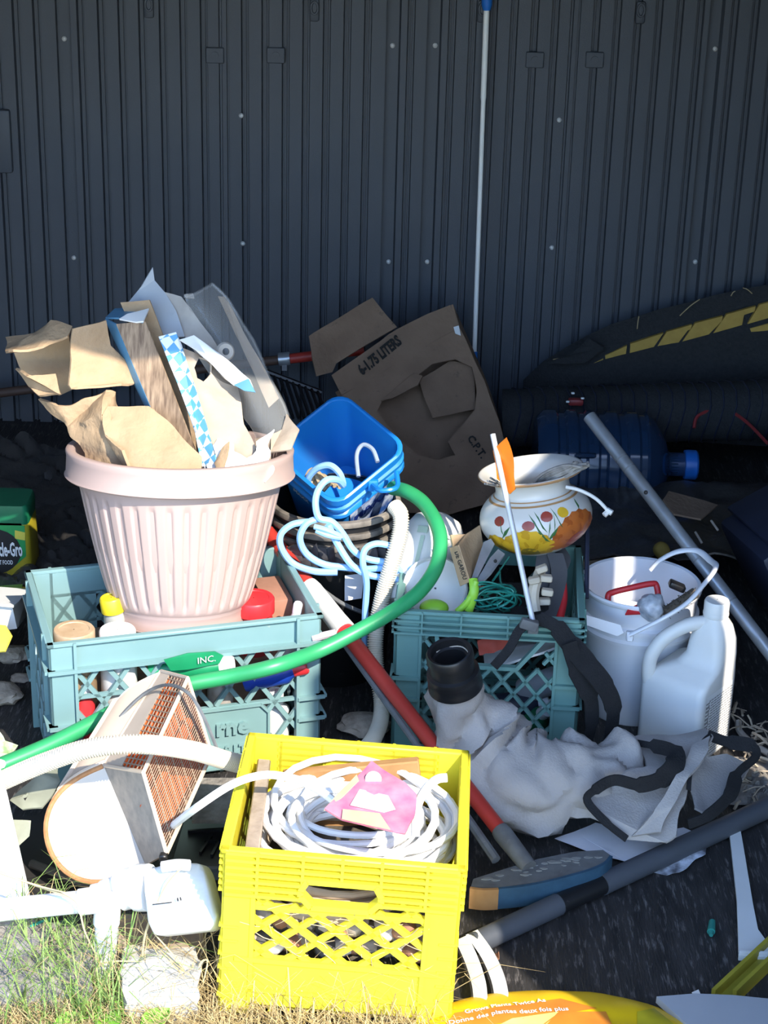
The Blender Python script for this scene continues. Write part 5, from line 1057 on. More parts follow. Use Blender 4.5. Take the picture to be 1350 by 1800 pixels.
for i, c in enumerate(cen):
    tn = (cen[min(i + 1, len(cen) - 1)] - cen[max(i - 1, 0)]).normalized(); up = V((0, -0.55, 0.83)); x = tn.cross(up).normalized(); y = x.cross(tn).normalized(); rg = []
    for k in range(40):
        a = 6.2832 * k / 40; d = x * math.cos(a) * rw[i].x + y * math.sin(a) * rw[i].y; p = c + d; nn = d.normalized()
        wv = abs(noise.noise(V((i * 0.11, k * 0.13 + i * .06, 1)))) * 0.045 + noise.noise(p * 22) * 0.003 + abs(noise.noise(V((i * 0.16 + k * .10, k * 0.06 - i * .05, 7)))) * 0.022 - 0.018 + 0.007 * (1 - abs(noise.noise(V((i * 0.19 - k * .09, k * 0.11 + i * .07, 4))))) ** 6 + 0.0035 * (1 - abs(noise.noise(V((i * 0.33 + k * .14, k * 0.21, 9))))) ** 6
        p = p + nn * (wv if i > 3 else wv * 0.4); p.z = max(p.z, 0.003); rg.append(p)
    rings.append(rg)
part('cloth_body', MB().loft(rings), bagm, bag, sharp=0.9)
part('end_flap', MB().sheet([P(*Zb(850, 470), 2.70), P(*Zb(960, 440), 2.72), P(*Zb(1120, 432), 2.72), P(*Zb(1150, 455), 2.68), P(*Zb(1060, 580), 2.60), P(*Zb(1050, 690), 2.55), P(*Zb(1000, 800), 2.50), P(*Zb(960, 828), 2.49), P(*Zb(830, 818), 2.50), P(*Zb(700, 700), 2.53), P(*Zb(690, 655), 2.55), P(*Zb(780, 610), 2.58), P(*Zb(900, 560), 2.62)], 0.004, 0.014, 14, 4, seed=3), bagm, bag)
part('side_flap', MB().sheet([P(*Zb(1060, 600), 2.63), P(*Zb(1090, 520), 2.68), P(*Zb(1200, 510), 2.70), P(*Zb(1290, 540), 2.70), P(*Zb(1230, 640), 2.62), P(*Zb(1130, 730), 2.56), P(*Zb(1080, 710), 2.56)], 0.004, 0.008, 16, 4, seed=5), bagm, bag)
part('fold', MB().sheet([P(*Zb(1145, 445), 2.66), P(*Zb(1140, 500), 2.62), P(*Zb(1060, 600), 2.565), P(*Zb(1000, 700), 2.52), P(*Zb(960, 800), 2.488), P(*Zb(850, 815), 2.488), P(*Zb(930, 720), 2.51), P(*Zb(1010, 600), 2.56), P(*Zb(1080, 480), 2.64)], 0.004, 0.006, 20, 4, seed=9), bagm, bag)
def strip(pts, wd, m, nm, par, th=0.003):
    sp2 = spline(pts, 6); b = MB(); sd = []
    for i in range(len(sp2)):
        tn = (sp2[min(i + 1, len(sp2) - 1)] - sp2[max(i - 1, 0)]).normalized(); s = tn.cross(fwd)
        s = s.normalized() if s.length > 1e-4 else V((1, 0, 0)); wv = wd[min(len(wd) - 1, int(i / len(sp2) * len(wd)))] if isinstance(wd, list) else wd
        sd.append(s * wv / 2 + fwd * wv * 0.25)
    b.ribbon(sp2, sd, th); return part(nm, b, m, par)
z = lambda pts, dy=0.0: [P(*Zb(x, y), Y - dy) for x, y, Y in pts]
strip(z([(845, 465, 2.69), (920, 478, 2.66), (1000, 500, 2.62), (1010, 550, 2.585), (960, 600, 2.565), (880, 622, 2.55), (790, 605, 2.56), (720, 640, 2.54), (690, 680, 2.53), (760, 760, 2.505), (835, 820, 2.49)], 0.01), [0.010, 0.022, 0.034, 0.034, 0.026, 0.018, 0.018, 0.012, 0.012, 0.010], black_f, 'black_binding', bag)
strip(z([(1130, 440, 2.70), (1200, 465, 2.70), (1290, 480, 2.70), (1305, 520, 2.69), (1240, 580, 2.65), (1210, 660, 2.60), (1130, 735, 2.55), (1060, 765, 2.53)], 0.015), [0.016, 0.022, 0.014, 0.014, 0.026, 0.020, 0.016], black_f, 'black_binding', bag)
strip(z([(1060, 640, 2.57), (1070, 560, 2.61), (1110, 470, 2.665), (1140, 440, 2.69)], 0.015), 0.007, black_f, 'black_binding', bag)
st = thing('shoulder_strap', 'wide black shoulder strap arching over the deep green crate rim', 'strap', P(1060, 1300, 2.75))
def strap(pts, wd, nm='webbing'): strip([P(x, y, Y) for x, y, Y in pts], wd, black_f, nm, st, 0.003)
strap([(868, 1172, 2.72), (895, 1140, 2.74), (915, 1105, 2.76), (945, 1090, 2.78), (975, 1100, 2.775), (1000, 1130, 2.765), (1030, 1165, 2.76), (1062, 1205, 2.75), (1078, 1245, 2.75), (1072, 1300, 2.76)], [0.014, 0.014, 0.016, 0.020, 0.030, 0.036, 0.034, 0.030, 0.022])
strap([(1000, 1130, 2.755), (1012, 1170, 2.755), (1036, 1220, 2.755), (1040, 1270, 2.76), (1030, 1310, 2.77)], [0.026, 0.034, 0.024, 0.018])
part('buckle', MB().box(P(930, 1098, 2.757), (0.03, 0.012, 0.018), Matrix.Rotation(0.3, 3, 'Y'), 0.003), greym, st)
# papers, conduit, brackets on the floor
b = MB(); b.sheet([F(*Zb(565, 820), .006), F(*Zb(640, 795), .01), F(*Zb(715, 755), .012), F(*Zb(880, 800), .012), F(*Zb(1040, 775), .014), F(*Zb(1075, 792), .012), F(*Zb(960, 850), .008), F(*Zb(830, 908), .006), F(*Zb(700, 870), .008)], 0.001, 0.005, 14, 3); single('paper_sheet', b, paper, 'creased white paper sheet lying under the grey bag', 'paper')
b = MB(); b.sheet([F(*Zb(915, 935), .004), F(*Zb(1000, 895), .008), F(*Zb(1130, 840), .008), F(*Zb(1120, 880), .006), F(*Zb(1030, 940), .006), F(*Zb(980, 948), .004)], 0.001, 0.005, 30, 3); single('torn_wrapper', b, mat('torn_printed_wrapper', (0.62, 0.64, 0.70), 0.6, (0.10, 0.10, 0.11), 60, 0.6), 'torn printed wrapper peeking from behind the grey conduit', 'wrapper')
def Z4(x, y): return (760 + x / 2.288, 1380 + y / 2.288)
t = thing('grey_conduit', 'two lengths of grey conduit joined by a black sleeve', 'pipe', F(1050, 1570, 0))
a, m1, m2_, bq = F(*Z4(165, 640), .018), F(*Z4(505, 480), .018), F(*Z4(680, 400), .018), F(*Z4(1480, 30), .018)
part('pipe', MB().tube([a, m1], 0.0172, 20, cap=False), pvc, t); part('pipe_bore', MB().tube([a, m1], 0.0150, 20, cap=False), pvc, t); part('pipe_lip', MB().lathe([(0.0150, 0), (0.0172, 0)], 20, axis_matrix(a, m1)), pvc, t); part('pipe', MB().tube([m2_, bq], 0.0175, 20), pvc, t)
part('black_sleeve', MB().tube([m1 + (m1 - a).normalized() * -0.01, m2_ + (bq - m2_).normalized() * 0.01], 0.0160, 20), black, t)
t = thing('white_bracket', 'white painted flat metal bracket with a flared foot', 'bracket', F(1310, 1600, 0))
b = MB(); op = [(1195, 185), (1238, 172), (1250, 240), (1270, 360), (1290, 480), (1310, 580), (1350, 635), (1420, 660), (1420, 690), (1300, 690), (1232, 683), (1230, 600), (1225, 460), (1210, 320)]
tp = [F(*Z4(x, y), .012) for x, y in op]; n = len(tp); b.add(tp + [p - V((0, 0, .006)) for p in tp], [tuple(range(n)), tuple(range(2 * n - 1, n - 1, -1))] + [(k, (k + 1) % n, n + (k + 1) % n, n + k) for k in range(n)])
part('plate', b, white, t); part('turned_lip', MB().bar(F(*Z4(1232, 684), .010), F(*Z4(1420, 694), .010), 0.004, 0.016, V((0, 0, 1))), white, t)
t = thing('yellow_level', 'mustard plastic spirit level lying behind the slate board', 'level', F(1310, 1710, 0))
a, bq = F(1268, 1752, .012), F(1365, 1660, .012)
mm = mat('mustard_plastic', (0.36, 0.30, 0.03), 0.5)
part('frame', MB().bar(a + V((-.012, 0.0, 0)), bq + V((-.012, 0, 0)), 0.006, 0.024, V((0, 0, 1))).bar(a + V((.018, 0, 0)), bq + V((.018, 0, 0)), 0.006, 0.024, V((0, 0, 1))).bar(bq + V((-.014, 0, 0)), bq + V((.02, 0, 0)), 0.006, 0.024, V((0, 0, 1))), mm, t)
part('core', MB().bar(a + V((.003, 0, -0.008)), bq + V((.003, 0, -0.008)), 0.026, 0.006, V((0, 0, 1))), mm, t)
b = MB(); b.sheet([F(1153, 1757, .03), F(1220, 1752, .03), F(1290, 1755, .03), F(1420, 1768, .03), F(1420, 1860, .02), F(1280, 1860, .02), F(1200, 1800, .025)], 0.012, 0.002, 8, 2); single('slate_board', b, slate, 'flat slate grey board beside the yellow bag', 'board')
t = thing('green_plug', 'tiny teal plastic plug lying on the black floor', 'plug', F(1250, 1632, 0))
part('body', MB().tube([F(1252, 1620, .006), F(1250, 1638, .006)], [0.005, 0.0062], 12), mat('teal_plug', (0.03, 0.25, 0.20), 0.5), t); part('tip', MB().tube([F(1250, 1638, .006), F(1250, 1644, .006)], [0.0045, 0.003], 10), mat('teal_plug', (0.03, 0.25, 0.20)), t)
b = MB(); b.sheet([F(866, 1676, .004), F(875, 1672, .012), F(878, 1684, .006), F(868, 1690, .004)], 0.001, 0.003, 60, 2); single('brown_leaf', b, mat('dry_leaf', (0.32, 0.14, 0.07), 0.9), 'small curled brown leaf on the black floor', 'leaf')
b = MB(); b.sheet([F(1216, 1744, .004), F(1228, 1740, .006), F(1230, 1748, .004), F(1220, 1750, .004)], 0.001, 0.002, 60, 1); single('white_fleck', b, white, 'tiny white flake on the floor beside the slate board', 'flake')
for i, pts in enumerate([[(812, 1650), (830, 1690), (842, 1730), (845, 1765)], [(830, 1640), (858, 1680), (876, 1722), (884, 1765)]]):
    b = MB(); b.ribbon(spline([F(x, y, .03) for x, y in pts], 6), V((0.0085, 0.0, 0.005)), 0.004); single('white_trim_strip', b, white, ['curved white plastic strip pressed against the yellow crate', 'curved white plastic strip between its twin and the open floor'][i], 'plastic strip', group='white strips beside the yellow crate')
# ------------------------------------------------------------------ soil bag
fb = thing('soil_bag', 'yellow and orange plastic bag of plant soil with white lettering', 'bag', F(975, 1850, 0))
c0 = F(985, 1860, 0.0)
def bagz(x, y):
    u = (x - c0.x) / 0.205; v = (y - c0.y) / 0.128; rr_ = 1 - min(1, (abs(u) ** 2.4 + abs(v) ** 2.4)); return 0.048 * max(0, rr_) ** 0.6 + 0.005 * noise.noise(V((x * 22, y * 22, 0))) * max(0, rr_) ** .4 + 0.003
def bagpt(u, v):
    a = u * 6.2832; r = v; ca, sa = math.cos(a), math.sin(a); k = (abs(ca) ** 2.4 + abs(sa) ** 2.4) ** (-1 / 2.4); x = c0.x + 0.205 * r * k * ca; y = c0.y + 0.128 * r * k * sa; return V((x, y, bagz(x, y)))
part('film', MB().grid(bagpt, 72, 24).grid(lambda u, v: V((*bagpt(u, v).xy, 0.001)), 72, 6), fert_y, fb, sharp=1.5)
part('seam', MB().tube([bagpt(k / 72, 1.0) for k in range(72)], 0.003, 5, closed=True), fert_y, fb)
def onbag(px, py, off=0.0008):
    p = F(px, py, 0.06)
    for _ in range(8): p = F(px, py, bagz(p.x, p.y) + off)
    return p
def bag_patch(q, m, nm, off, nu=14, nv=6):
    A, B, Cc, D = [V((*p, 0)) for p in q]
    b = MB(); b.grid(lambda u, v: onbag(*((A.lerp(B, u)).lerp(D.lerp(Cc, u), v)).xy, off), nu, nv); part(nm, b, m, fb)
bag_patch([(800, 1780), (985, 1755), (1050, 1772), (770, 1816)], fert_o, 'orange_band', 0.0012)
bag_patch([(955, 1800), (985, 1778), (1065, 1778), (1080, 1810)], fert_o, 'orange_panel', 0.0016)
bag_patch([(850, 1815), (900, 1790), (982, 1778), (950, 1812)], fert_p, 'pale_panel', 0.0015)
bag_patch([(1120, 1778), (1150, 1772), (1185, 1800), (1120, 1815)], mat('dull_yellow_print', (0.55, 0.42, 0.02), 0.4), 'dull_panel', 0.0015)
def tfit(p): q = V((p.x, p.y, bagz(p.x, p.y) + 0.0022)); return q
text('Grows Plants Twice As', onbag(818, 1783), onbag(960, 1762), V((0, 1, 0.3)), white_ink, fb, fn=tfit, bold=0.02, hscale=1.15)
text('Donne des plantes deux fois plus', onbag(790, 1803), onbag(1000, 1777), V((0, 1, 0.3)), white_ink, fb, fn=tfit, bold=0.02, hscale=1.15)
# debris by the jug
t = None
random.seed(31)
b = MB()
for k in range(60):
    px = random.uniform(1285, 1360); py = random.uniform(1240, 1420); p = F(px, py, .006 + 0.02 * random.random()); d = V((random.uniform(-1, 1), random.uniform(-1, 1), random.uniform(-.3, .5))).normalized() * random.uniform(.01, .03)
    b.tube([p - d, p + V((0, 0, .004)), p + d], random.uniform(.0008, .003), 4)
single('twig_litter', b, mat('litter', (0.26, 0.20, 0.14), 0.9, (0.5, 0.4, 0.28), 20, 0.3), 'twigs and dry litter on the floor beside the white jug', 'litter', kind='stuff')
b = MB(); b.tube(spline([F(1298, 1268, .02), F(1300, 1285, .012), F(1320, 1305, .012), F(1352, 1325, .01)], 6), 0.006, 8); single('tan_root', b, dust_tan, 'curved tan root lying past the white jug', 'root')
b = MB(); b.grid(lambda u, v: F(1280 + 110 * u, 1330 + 85 * v, 0.004 + 0.022 * math.sin(math.pi * min(1, u * 1.2)) * math.sin(math.pi * v) * (1 + noise.noise(V((u * 9, v * 9, 0))))), 16, 12); single('grit_heap', b, concrete, 'small heap of grit past the black bag binding', 'grit', kind='stuff')
# ================================================================== HEATER
ht = thing('drum_heater', 'beige drum shaped heater with a wire grille and white round end', 'heater', F(150, 1565, 0))
def Zk(x, y): return (x / 2.935, 1140 + y / 2.935)
A = P(182, 1345, 2.43); B = P(256, 1521, 2.34); Lm = P(72, 1450, 2.38)
vax = P(283, 1180, 2.585) - P(182, 1345, 2.43)
mid = (A + B) / 2; ch_ = (A - B); hc = ch_.length / 2; e1 = ch_.normalized(); nrm_ = e1.cross((Lm - mid)).normalized(); e2 = nrm_.cross(e1); e2 = e2 if e2.dot(Lm - mid) > 0 else -e2
ex = (Lm - mid).dot(e2)
def arc(k, n=28, s=1.0):
    a = math.pi * (k / n); return mid + e1 * hc * math.cos(a) * s * (1 + 0.12 * math.sin(a)) + e2 * ex * (math.sin(a) ** 0.8) * s
near = [arc(k) for k in range(29)]; far = [p + vax for p in near]
b = MB(); b.add(near, [tuple(range(29))]); 
part('end_plate', MB().sheet([p - vax.normalized() * 0.0 for p in near], 0.004, 0.0, 10, 2), enamel, ht)
part('rusty_rim', MB().tube([p - vax.normalized() * 0.002 for p in near], 0.0042, 8), rust, ht)
part('rim_band', MB().tube([p + vax * 0.03 for p in near], 0.0050, 8), bone, ht)
b = MB(); sh1 = [p + vax * 0.02 for p in near]; b.add(sh1 + far, [(k, k + 1, 29 + k + 1, 29 + k) for k in range(28)]); part('shell', b, bone, ht, sharp=1.2)
part('far_plate', MB().sheet(far, 0.004, 0.0, 10, 1), bone, ht)
out = -e2
C1, B1 = P(252, 1357, 2.33), P(293, 1500, 2.26); vax2 = vax * 0.98
C2, B2 = P(330, 1192, 2.50), P(372, 1325, 2.43); A2, Bf = A + vax, B + vax
gm = mat('tan_grille_wire', (0.36, 0.26, 0.18), 0.5)
part('side_panel', MB().sheet([A, A + (C1 - A) * 0.45, A2 + (C2 - A2) * 0.35, A2], 0.002, 0.0, 10, 0), bone, ht)
part('cage_end', MB().sheet([A, C1, B1, B], 0.002, 0.0, 10, 0), mat('grey_cage', (0.20, 0.19, 0.17), 0.6, (0.35, 0.3, 0.25), 60, 0.4), ht)
part('cage_far_end', MB().sheet([A2, C2, B2, Bf], 0.002, 0.0, 10, 0), bone, ht)
part('grille', MB().grille(A + (C1 - A) * 0.45, C1, C2, A2 + (C2 - A2) * 0.35, 6, 18, 0.0016), gm, ht)
part('grille', MB().grille(C1, B1, B2, C2, 26, 9, 0.0014), gm, ht)
part('grille', MB().grille(B, B1, B2, Bf, 5, 12, 0.0022), gm, ht)
for p, q in ((C1, C2), (B1, B2), (C2, B2), (A2, C2), (C1, B1), (A, C1), (A, A2)): part('cage_rod', MB().tube([p, q], 0.0032, 6), bone, ht)
inn = lambda p, k: p + e2 * 0.0
part('reflector', MB().sheet([A.lerp(C1, 0.45) + vax * .04, B.lerp(B1, 0.55) + vax * .04, Bf.lerp(B2, 0.55) - vax * .04, A2.lerp(C2, 0.4) - vax * .04], 0.002, 0.0, 10, 1), orange, ht)
part('heating_element', MB().tube([(C1 + B1) / 2 * 0.6 + (A + B) / 2 * 0.4 + vax * .05, (C2 + B2) / 2 * 0.6 + (A2 + Bf) / 2 * 0.4 - vax * .05], 0.009, 12), orange, ht)
part('carry_rod', MB().tube(spline([far[10] * 0.6 + near[10] * 0.4 + e2 * 0.004, A + vax * 0.72 + V((0, -0.012, 0.012)), C1 + vax * 0.78 + V((0, -.006, .006)), B1 + vax * 0.9 + V((0.006, -.004, 0))], 8), 0.0028, 6), greym, ht)
part('shell_rib', MB().tube([near[6] + vax * .05 + (near[6] - mid).normalized() * .002, far[6] + (near[6] - mid).normalized() * .002], 0.004, 6), bone, ht)
part('lug', MB().box(B1 + V((-.004, -.004, -.006)), (0.012, 0.012, 0.016), bev=0.002, seg=1), black, ht)
# boards and tray beside the heater
b = MB(); 
for k in range(14): b.bar(F(345 + k * 5.5, 1370, .05), F(340 + k * 5.5, 1445, .05), 0.005, 0.006, V((0, 0, 1)))
b.bar(F(382, 1370, .046), F(377, 1445, .046), 0.064, 0.004, V((0, 0, 1))); single('ribbed_panel', b, concrete, 'grey ribbed panel between the heater and the yellow crate', 'panel')
t = thing('black_tray', 'black plastic tray on the ground between heater and yellow crate', 'tray', F(350, 1500, 0))
part('base', MB().hexa([F(300, 1525, .0), F(420, 1525, .0), F(425, 1440, .0), F(325, 1440, .0), F(300, 1525, .02), F(420, 1525, .02), F(425, 1440, .02), F(325, 1440, .02)]), black, t)
for (x0, y0, x1, y1) in [(352, 1500, 372, 1470), (360, 1480, 385, 1478), (372, 1505, 385, 1480), (330, 1462, 400, 1458)]: part('moulded_rib', MB().bar(F(x0, y0, .022), F(x1, y1, .022), 0.004, 0.006, V((0, 0, 1))), black, t)
part('edge', MB().bar(F(290, 1535, .014), F(425, 1535, .014), 0.008, 0.02, V((0, 0, 1))), greym, t)
b = MB(); b.sheet([P(20, 1410, 2.40), P(70, 1360, 2.44), P(100, 1345, 2.5), P(105, 1375, 2.44), P(75, 1420, 2.38), P(40, 1425, 2.38)], 0.004, 0.004, 20, 3, hole=[P(42, 1405, 2.395), P(50, 1396, 2.40), P(53, 1402, 2.40), P(46, 1412, 2.39)]); single('sage_scrap', b, mat('sage_plastic', (0.26, 0.27, 0.20), 0.7), 'pale sage plastic scrap beside the heater end', 'scrap')
b = MB(); b.sheet([P(20, 1440, 2.36), P(55, 1442, 2.36), P(50, 1470, 2.34), P(30, 1490, 2.32), P(15, 1490, 2.32)], 0.003, 0.003, 20, 2); single('sage_fragment', b, mat('sage_plastic', (0.45, 0.47, 0.36)), 'smaller sage plastic fragment behind the white bin', 'scrap')
t = thing('dark_tray', 'dark grey plastic tray lying under the heater drum', 'tray', F(100, 1540, 0))
part('floor_panel', MB().sheet([F(20, 1440, .008), F(110, 1430, .008), F(170, 1570, .008), F(40, 1590, .008)], 0.006, 0.002, 10, 1), mat('charcoal_tray', (0.035, 0.032, 0.03), 0.6), t)
part('edge', MB().tube([F(55, 1518, .02), F(150, 1555, .02), F(230, 1560, .02)], 0.007, 8), mat('charcoal_edge', (0.13, 0.12, 0.10), 0.6), t)
# ================================================================== FOREGROUND LEFT
t = thing('pvc_frame', 'white plastic pipe frame with an elbow corner on the weedy ground', 'pipe frame', F(183, 1770, 0))
Ye = 2.165
pm = mat('bright_white_pipe', (0.86, 0.86, 0.84), 0.4)
el = spline([P(140, 1586, Ye), P(170, 1583, Ye), P(187, 1592, Ye), P(187, 1622, Ye)], 6)
part('cross_pipe', MB().tube([P(-120, 1612, Ye + .01), P(145, 1585, Ye)], 0.0158, 20), pm, t)
part('elbow', MB().tube(el, 0.0185, 20), pm, t)
part('upright', MB().tube([P(187, 1615, Ye), P(183, 1775, Ye - .01)], 0.0158, 20), pm, t)
part('foot_sleeve', MB().tube([P(184, 1690, Ye - .004), P(183, 1790, Ye - .012)], 0.0185, 20), pm, t)
part('back_pipe', MB().tube([P(193, 1605, Ye + .005), P(202, 1690, Ye + .09), P(210, 1720, Ye + .12)], 0.010, 14), pm, t)
t = thing('white_bin', 'tall white plastic bin cropped at the picture edge', 'bin', F(-20, 1610, 0))
def br(py, xl, xr, Y, d): return [P(x, py, Y + dy) for x, dy in ((xl, 0), (xr - 12, 0), (xr, 0.02), (xr, d), (xl, d))]
part('body', MB().loft([br(1625, -120, 62, 2.22, .12), br(1560, -120, 50, 2.24, .12), br(1480, -120, 32, 2.26, .12), br(1400, -120, 14, 2.28, .12), br(1345, -120, 0, 2.30, .12)]), pm, t)
part('rolled_rim', MB().tube(br(1343, -120, 2, 2.298, .122), 0.007, 8, closed=True), pm, t)
# white flat jug lying
t = thing('flat_white_container', 'flat white plastic container with a long neck resting on the pipe frame', 'container', F(310, 1660, 0))
fq_ = [P(250, 1530, 2.19), P(300, 1516, 2.21), P(352, 1517, 2.21), P(362, 1535, 2.20), P(382, 1612, 2.13), P(372, 1634, 2.115), P(270, 1645, 2.11), P(258, 1620, 2.13), P(254, 1570, 2.16)]
bm = bmesh.new(); vv = [bm.verts.new(p) for p in fq_]; f0 = bm.faces.new(vv); r = bmesh.ops.extrude_face_region(bm, geom=[f0]); 
for v in [g for g in r['geom'] if isinstance(g, bmesh.types.BMVert)]: v.co += V((0.008, 0.045, -0.035))
bmesh.ops.recalc_face_normals(bm, faces=list(bm.faces)); bmesh.ops.bevel(bm, geom=list(bm.edges), offset=0.007, segments=3, profile=.5, affect='EDGES')
part('body', MB().addbm(bm), pm, t, sharp=0.9)
part('neck', MB().tube(spline([P(262, 1560, 2.19), P(225, 1562, 2.20), P(190, 1572, 2.20), P(165, 1578, 2.20)], 5), [0.033] * 4 + [0.029] * 4 + [0.022] * 4 + [0.019] * 4, 18), pm, t)
part('handle_bar', MB().tube(spline([P(285, 1524, 2.185), P(310, 1520, 2.185), P(333, 1521, 2.19)], 5), 0.008, 10), pm, t)
part('moulded_mark', MB().bar(P(268, 1590, 2.138), P(302, 1586, 2.141), 0.0015, 0.002, V((0, -1, .6))).bar(P(312, 1578, 2.143), P(313, 1584, 2.14), 0.002, 0.002, V((0, -1, .6))).bar(P(317, 1577, 2.143), P(318, 1583, 2.14), 0.002, 0.002, V((0, -1, .6))), ink, t)
bm = bmesh.new(); bmesh.ops.create_cube(bm, size=1); bmesh.ops.subdivide_edges(bm, edges=list(bm.edges), cuts=7, use_grid_fill=True); c = F(283, 1738, .032)
for v in bm.verts:
    q = v.co.copy(); q = q * (1 - .22 * (q.length - .5)); q = Matrix.Rotation(0.15, 3, 'Z') @ V((q.x * .108, q.y * .09, q.z * .085)); v.co = c + q + noise.noise_vector(q * 24) * .014 + noise.noise_vector(q * 70) * .004
single('white_foam_block', MB().addbm(bm), mat('dirty_foam', (0.55, 0.53, 0.48), 0.9, (0.40, 0.37, 0.31), 40, 0.4, 0.8, 120), 'broken white foam lump among the dry weeds', 'foam')
b = MB(); b.box(F(285, 1650, .04), (0.125, 0.09, 0.03), Matrix.Rotation(0.1, 3, 'Z'), 0.004, 1); single('weathered_plank', b, oldwood, 'weathered plank behind the white foam block', 'wood')
for i, (x, y, sx, sy, sz, rz_) in enumerate([(70, 1720, .14, .11, .07, .2), (20, 1690, .10, .10, .08, -.3), (120, 1690, .08, .09, .06, .5)]):
    b = MB(); bm = bmesh.new(); bmesh.ops.create_cube(bm, size=1); bmesh.ops.subdivide_edges(bm, edges=list(bm.edges), cuts=5, use_grid_fill=True)
    c = F(x, y, sz / 2)
    for v in bm.verts:
        q = Matrix.Rotation(rz_, 3, 'Z') @ V((v.co.x * sx, v.co.y * sy, v.co.z * sz)); v.co = c + q + noise.noise_vector(q * 30 + V((i, 0, 0))) * .008
    single('concrete_lump', MB().addbm(bm), concrete, ['broad grey concrete lump behind the white pipe foot', 'grey concrete lump below the white bin', 'small grey concrete lump behind the upright white pipe'][i], 'concrete', group='concrete lumps under the pipe frame')
b = MB(); b.sheet([F(35, 1645, .07), F(60, 1622, .08), F(92, 1612, .08), F(70, 1645, .075), F(20, 1668, .07)], 0.003, 0.005, 30, 2); single('green_rag', b, mat('jade_plastic', (0.03, 0.36, 0.25), 0.5), 'jade green plastic scrap under the white cross pipe', 'scrap')
b = MB(); b.sheet([F(100, 1620, .06), F(125, 1612, .06), F(160, 1690, .05), F(150, 1720, .04), F(130, 1690, .045)], 0.003, 0.004, 30, 2); single('dark_green_strap', b, mat('dark_green_strap', (0.04, 0.13, 0.08), 0.6), 'dark green strap hanging behind the upright white pipe', 'strap')
b = MB(); b.sheet([F(55, 1655, .075), F(95, 1630, .08), F(103, 1645, .08), F(60, 1672, .075)], 0.003, 0.002, 30, 2); single('tan_chip', b, oldwood, 'tan wood chip lying on the concrete lump', 'wood')
b = MB(); b.sheet([P(-20, 1255, 2.62), P(5, 1300, 2.56), P(30, 1310, 2.56), P(15, 1335, 2.52), P(-30, 1340, 2.52)], 0.004, 0.008, 30, 3); single('speckled_wrapper', b, mat('speckled_wrapper', (0.62, 0.58, 0.52), 0.7, (0.2, 0.35, 0.1), 90, 0.5), 'speckled crumpled wrapper beside the green hose', 'wrapper')
for i, (x, y, s_) in enumerate([(20, 1150, .035), (-5, 1220, .045), (35, 1192, .018), (640, 1275, .045)]):
    bm = bmesh.new(); bmesh.ops.create_icosphere(bm, subdivisions=3, radius=1); c = F(x, y, s_ * .25)
    for v in bm.verts: q = v.co.copy(); v.co = c + V((q.x * s_, q.y * s_ * .8, q.z * s_ * .4)) * (1 + .3 * noise.noise(q * 2.2 + V((i, 0, 0))))
    single('tan_rock', MB().addbm(bm), mat('sandy_rock', (0.55, 0.46, 0.36), 0.95, (0.32, 0.26, 0.19), 60, 0.3, 0.8, 90), ['flat tan rock below the small white box', 'tan rock behind the speckled wrapper', 'small tan pebble beside the wide crate', 'tan rock on the floor between the two green crates'][i], 'rock', group='tan rocks on the shed floor')
# ------------------------------------------------------------------ weeds
random.seed(41)
def blades(n, reg, h0, h1, wid, lean, z0=0.0):
    b = MB()
    for k in range(n):
        x0, x1, y0, y1 = reg[k % len(reg)]
        p = F(random.uniform(x0, x1), random.uniform(y0, y1), z0); h = random.uniform(h0, h1); a = random.uniform(0, 6.283); l = V((math.cos(a), math.sin(a), 0)) * lean * h * random.uniform(.4, 1.3); s = V((-math.sin(a), math.cos(a), 0)) * wid * random.uniform(.6, 1.3)
        pts = [p, p + l * 0.25 + V((0, 0, h * .5)), p + l * .65 + V((0, 0, h * .85)), p + l + V((0, 0, h * (1 - .25 * lean)))]; vs = []
        for i, q in enumerate(pts): kk = (1, .85, .55, .08)[i]; vs += [q - s * kk, q + s * kk]
        b.add(vs, [(0, 1, 3, 2), (2, 3, 5, 4), (4, 5, 7, 6)])
    return b
gm1 = mat('weed_green', (0.11, 0.22, 0.035), 0.6, (0.24, 0.32, 0.08), 30, 0.4); gm2 = mat('straw_dry', (0.56, 0.42, 0.20), 0.85, (0.40, 0.28, 0.12), 30, 0.4)
single('green_weeds', blades(520, [(-40, 230, 1730, 1830), (-40, 170, 1680, 1800), (-40, 220, 1760, 1840)], .04, .17, .0011, .9), gm1, 'thin green weeds growing along the shed threshold', 'weeds', kind='stuff')
b = blades(3200, [(-40, 200, 1690, 1840), (-40, 420, 1768, 1850), (200, 760, 1790, 1850), (-40, 220, 1720, 1800)], .02, .06, .0009, 1.8)
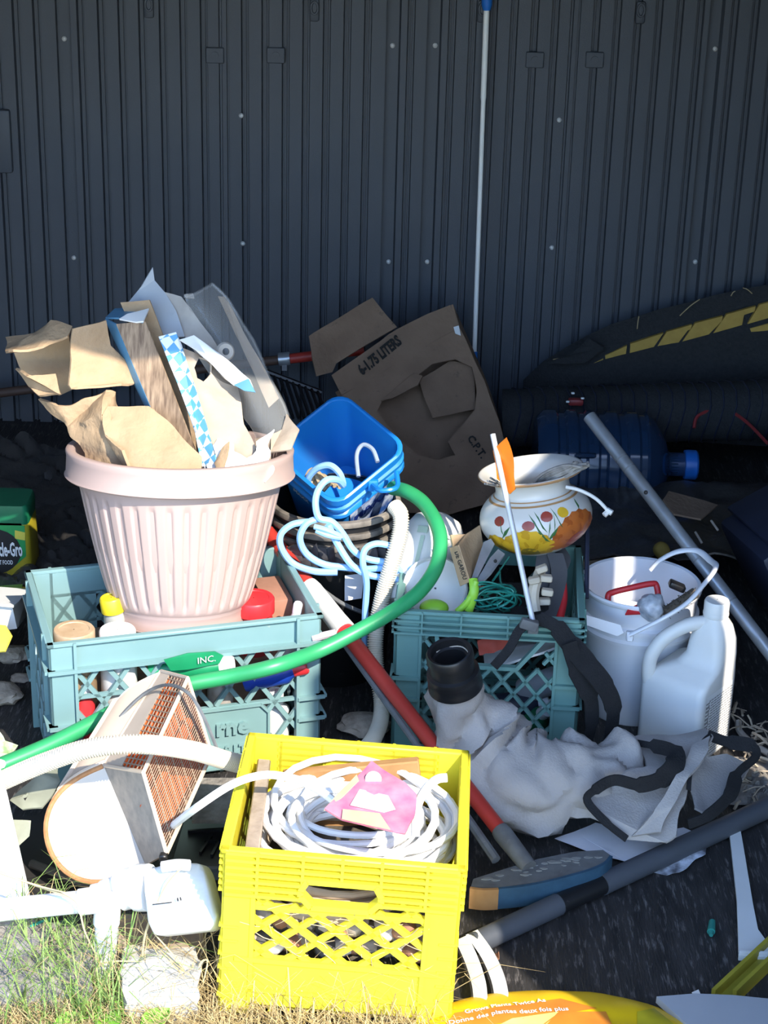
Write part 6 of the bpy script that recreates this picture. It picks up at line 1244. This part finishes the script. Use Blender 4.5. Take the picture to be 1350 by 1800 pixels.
b2 = blades(420, [(-40, 220, 1700, 1800), (200, 420, 1730, 1800), (380, 780, 1790, 1830)], .06, .15, .0009, 1.1); b.add(b2.v, b2.f)
single('dry_grass', b, gm2, 'matted dry grass in front of the yellow crate', 'dry grass', kind='stuff')
b = MB()
for pts in ([(250, 1700, 2.13), (256, 1640, 2.14), (290, 1560, 2.15), (320, 1525, 2.16)], [(340, 1760, 2.12), (320, 1700, 2.12), (270, 1640, 2.13)], [(345, 1770, 2.1), (350, 1700, 2.12), (365, 1690, 2.12), (355, 1735, 2.1)], [(60, 1555, 2.16), (130, 1585, 2.14), (150, 1640, 2.13), (180, 1700, 2.12)], [(-10, 1530, 2.15), (60, 1555, 2.15), (120, 1570, 2.14)], [(180, 1790, 2.1), (170, 1700, 2.11), (250, 1690, 2.11)]):
    b.tube(spline([P(*p) for p in pts], 6), [0.0022 * (1 - .6 * k / (6 * (len(pts) - 1))) for k in range(6 * (len(pts) - 1) + 1)], 5)
single('weed_stalks', b, mat('stalk', (0.58, 0.46, 0.24), 0.8), 'long tan weed stalks bending over the white container', 'weeds', kind='stuff')
lf = thing('broadleaf_weed', 'low broadleaf weed with bright green leaves', 'plant', F(160, 1795, 0))
for (x, y, a, L) in [(155, 1780, 0.3, .05), (215, 1775, 2.4, .04), (275, 1792, 0.9, .05), (120, 1795, 3.6, .04), (190, 1800, 5.2, .05)]:
    c = F(x, y, .03); d = V((math.cos(a), math.sin(a), .25)); s = V((-math.sin(a), math.cos(a), 0)); b = MB()
    b.grid(lambda u, v: c + d * L * (u - .5) + s * L * .36 * (v - .5) * 2 * math.sin(math.pi * min(1, .06 + u * .94)) ** .8 + V((0, 0, .008 * abs(v - .5) * 2 - .010 * u * u)), 8, 4, .0008); part('leaf', b, mat('leaf_green', (0.20, 0.48, 0.04), 0.5), lf)
    part('stem', MB().tube([F(x + (165 - x) * .5, y + 12, .0), c - d * L * .5], 0.0014, 5), mat('leaf_green', (0.20, 0.48, 0.04)), lf)
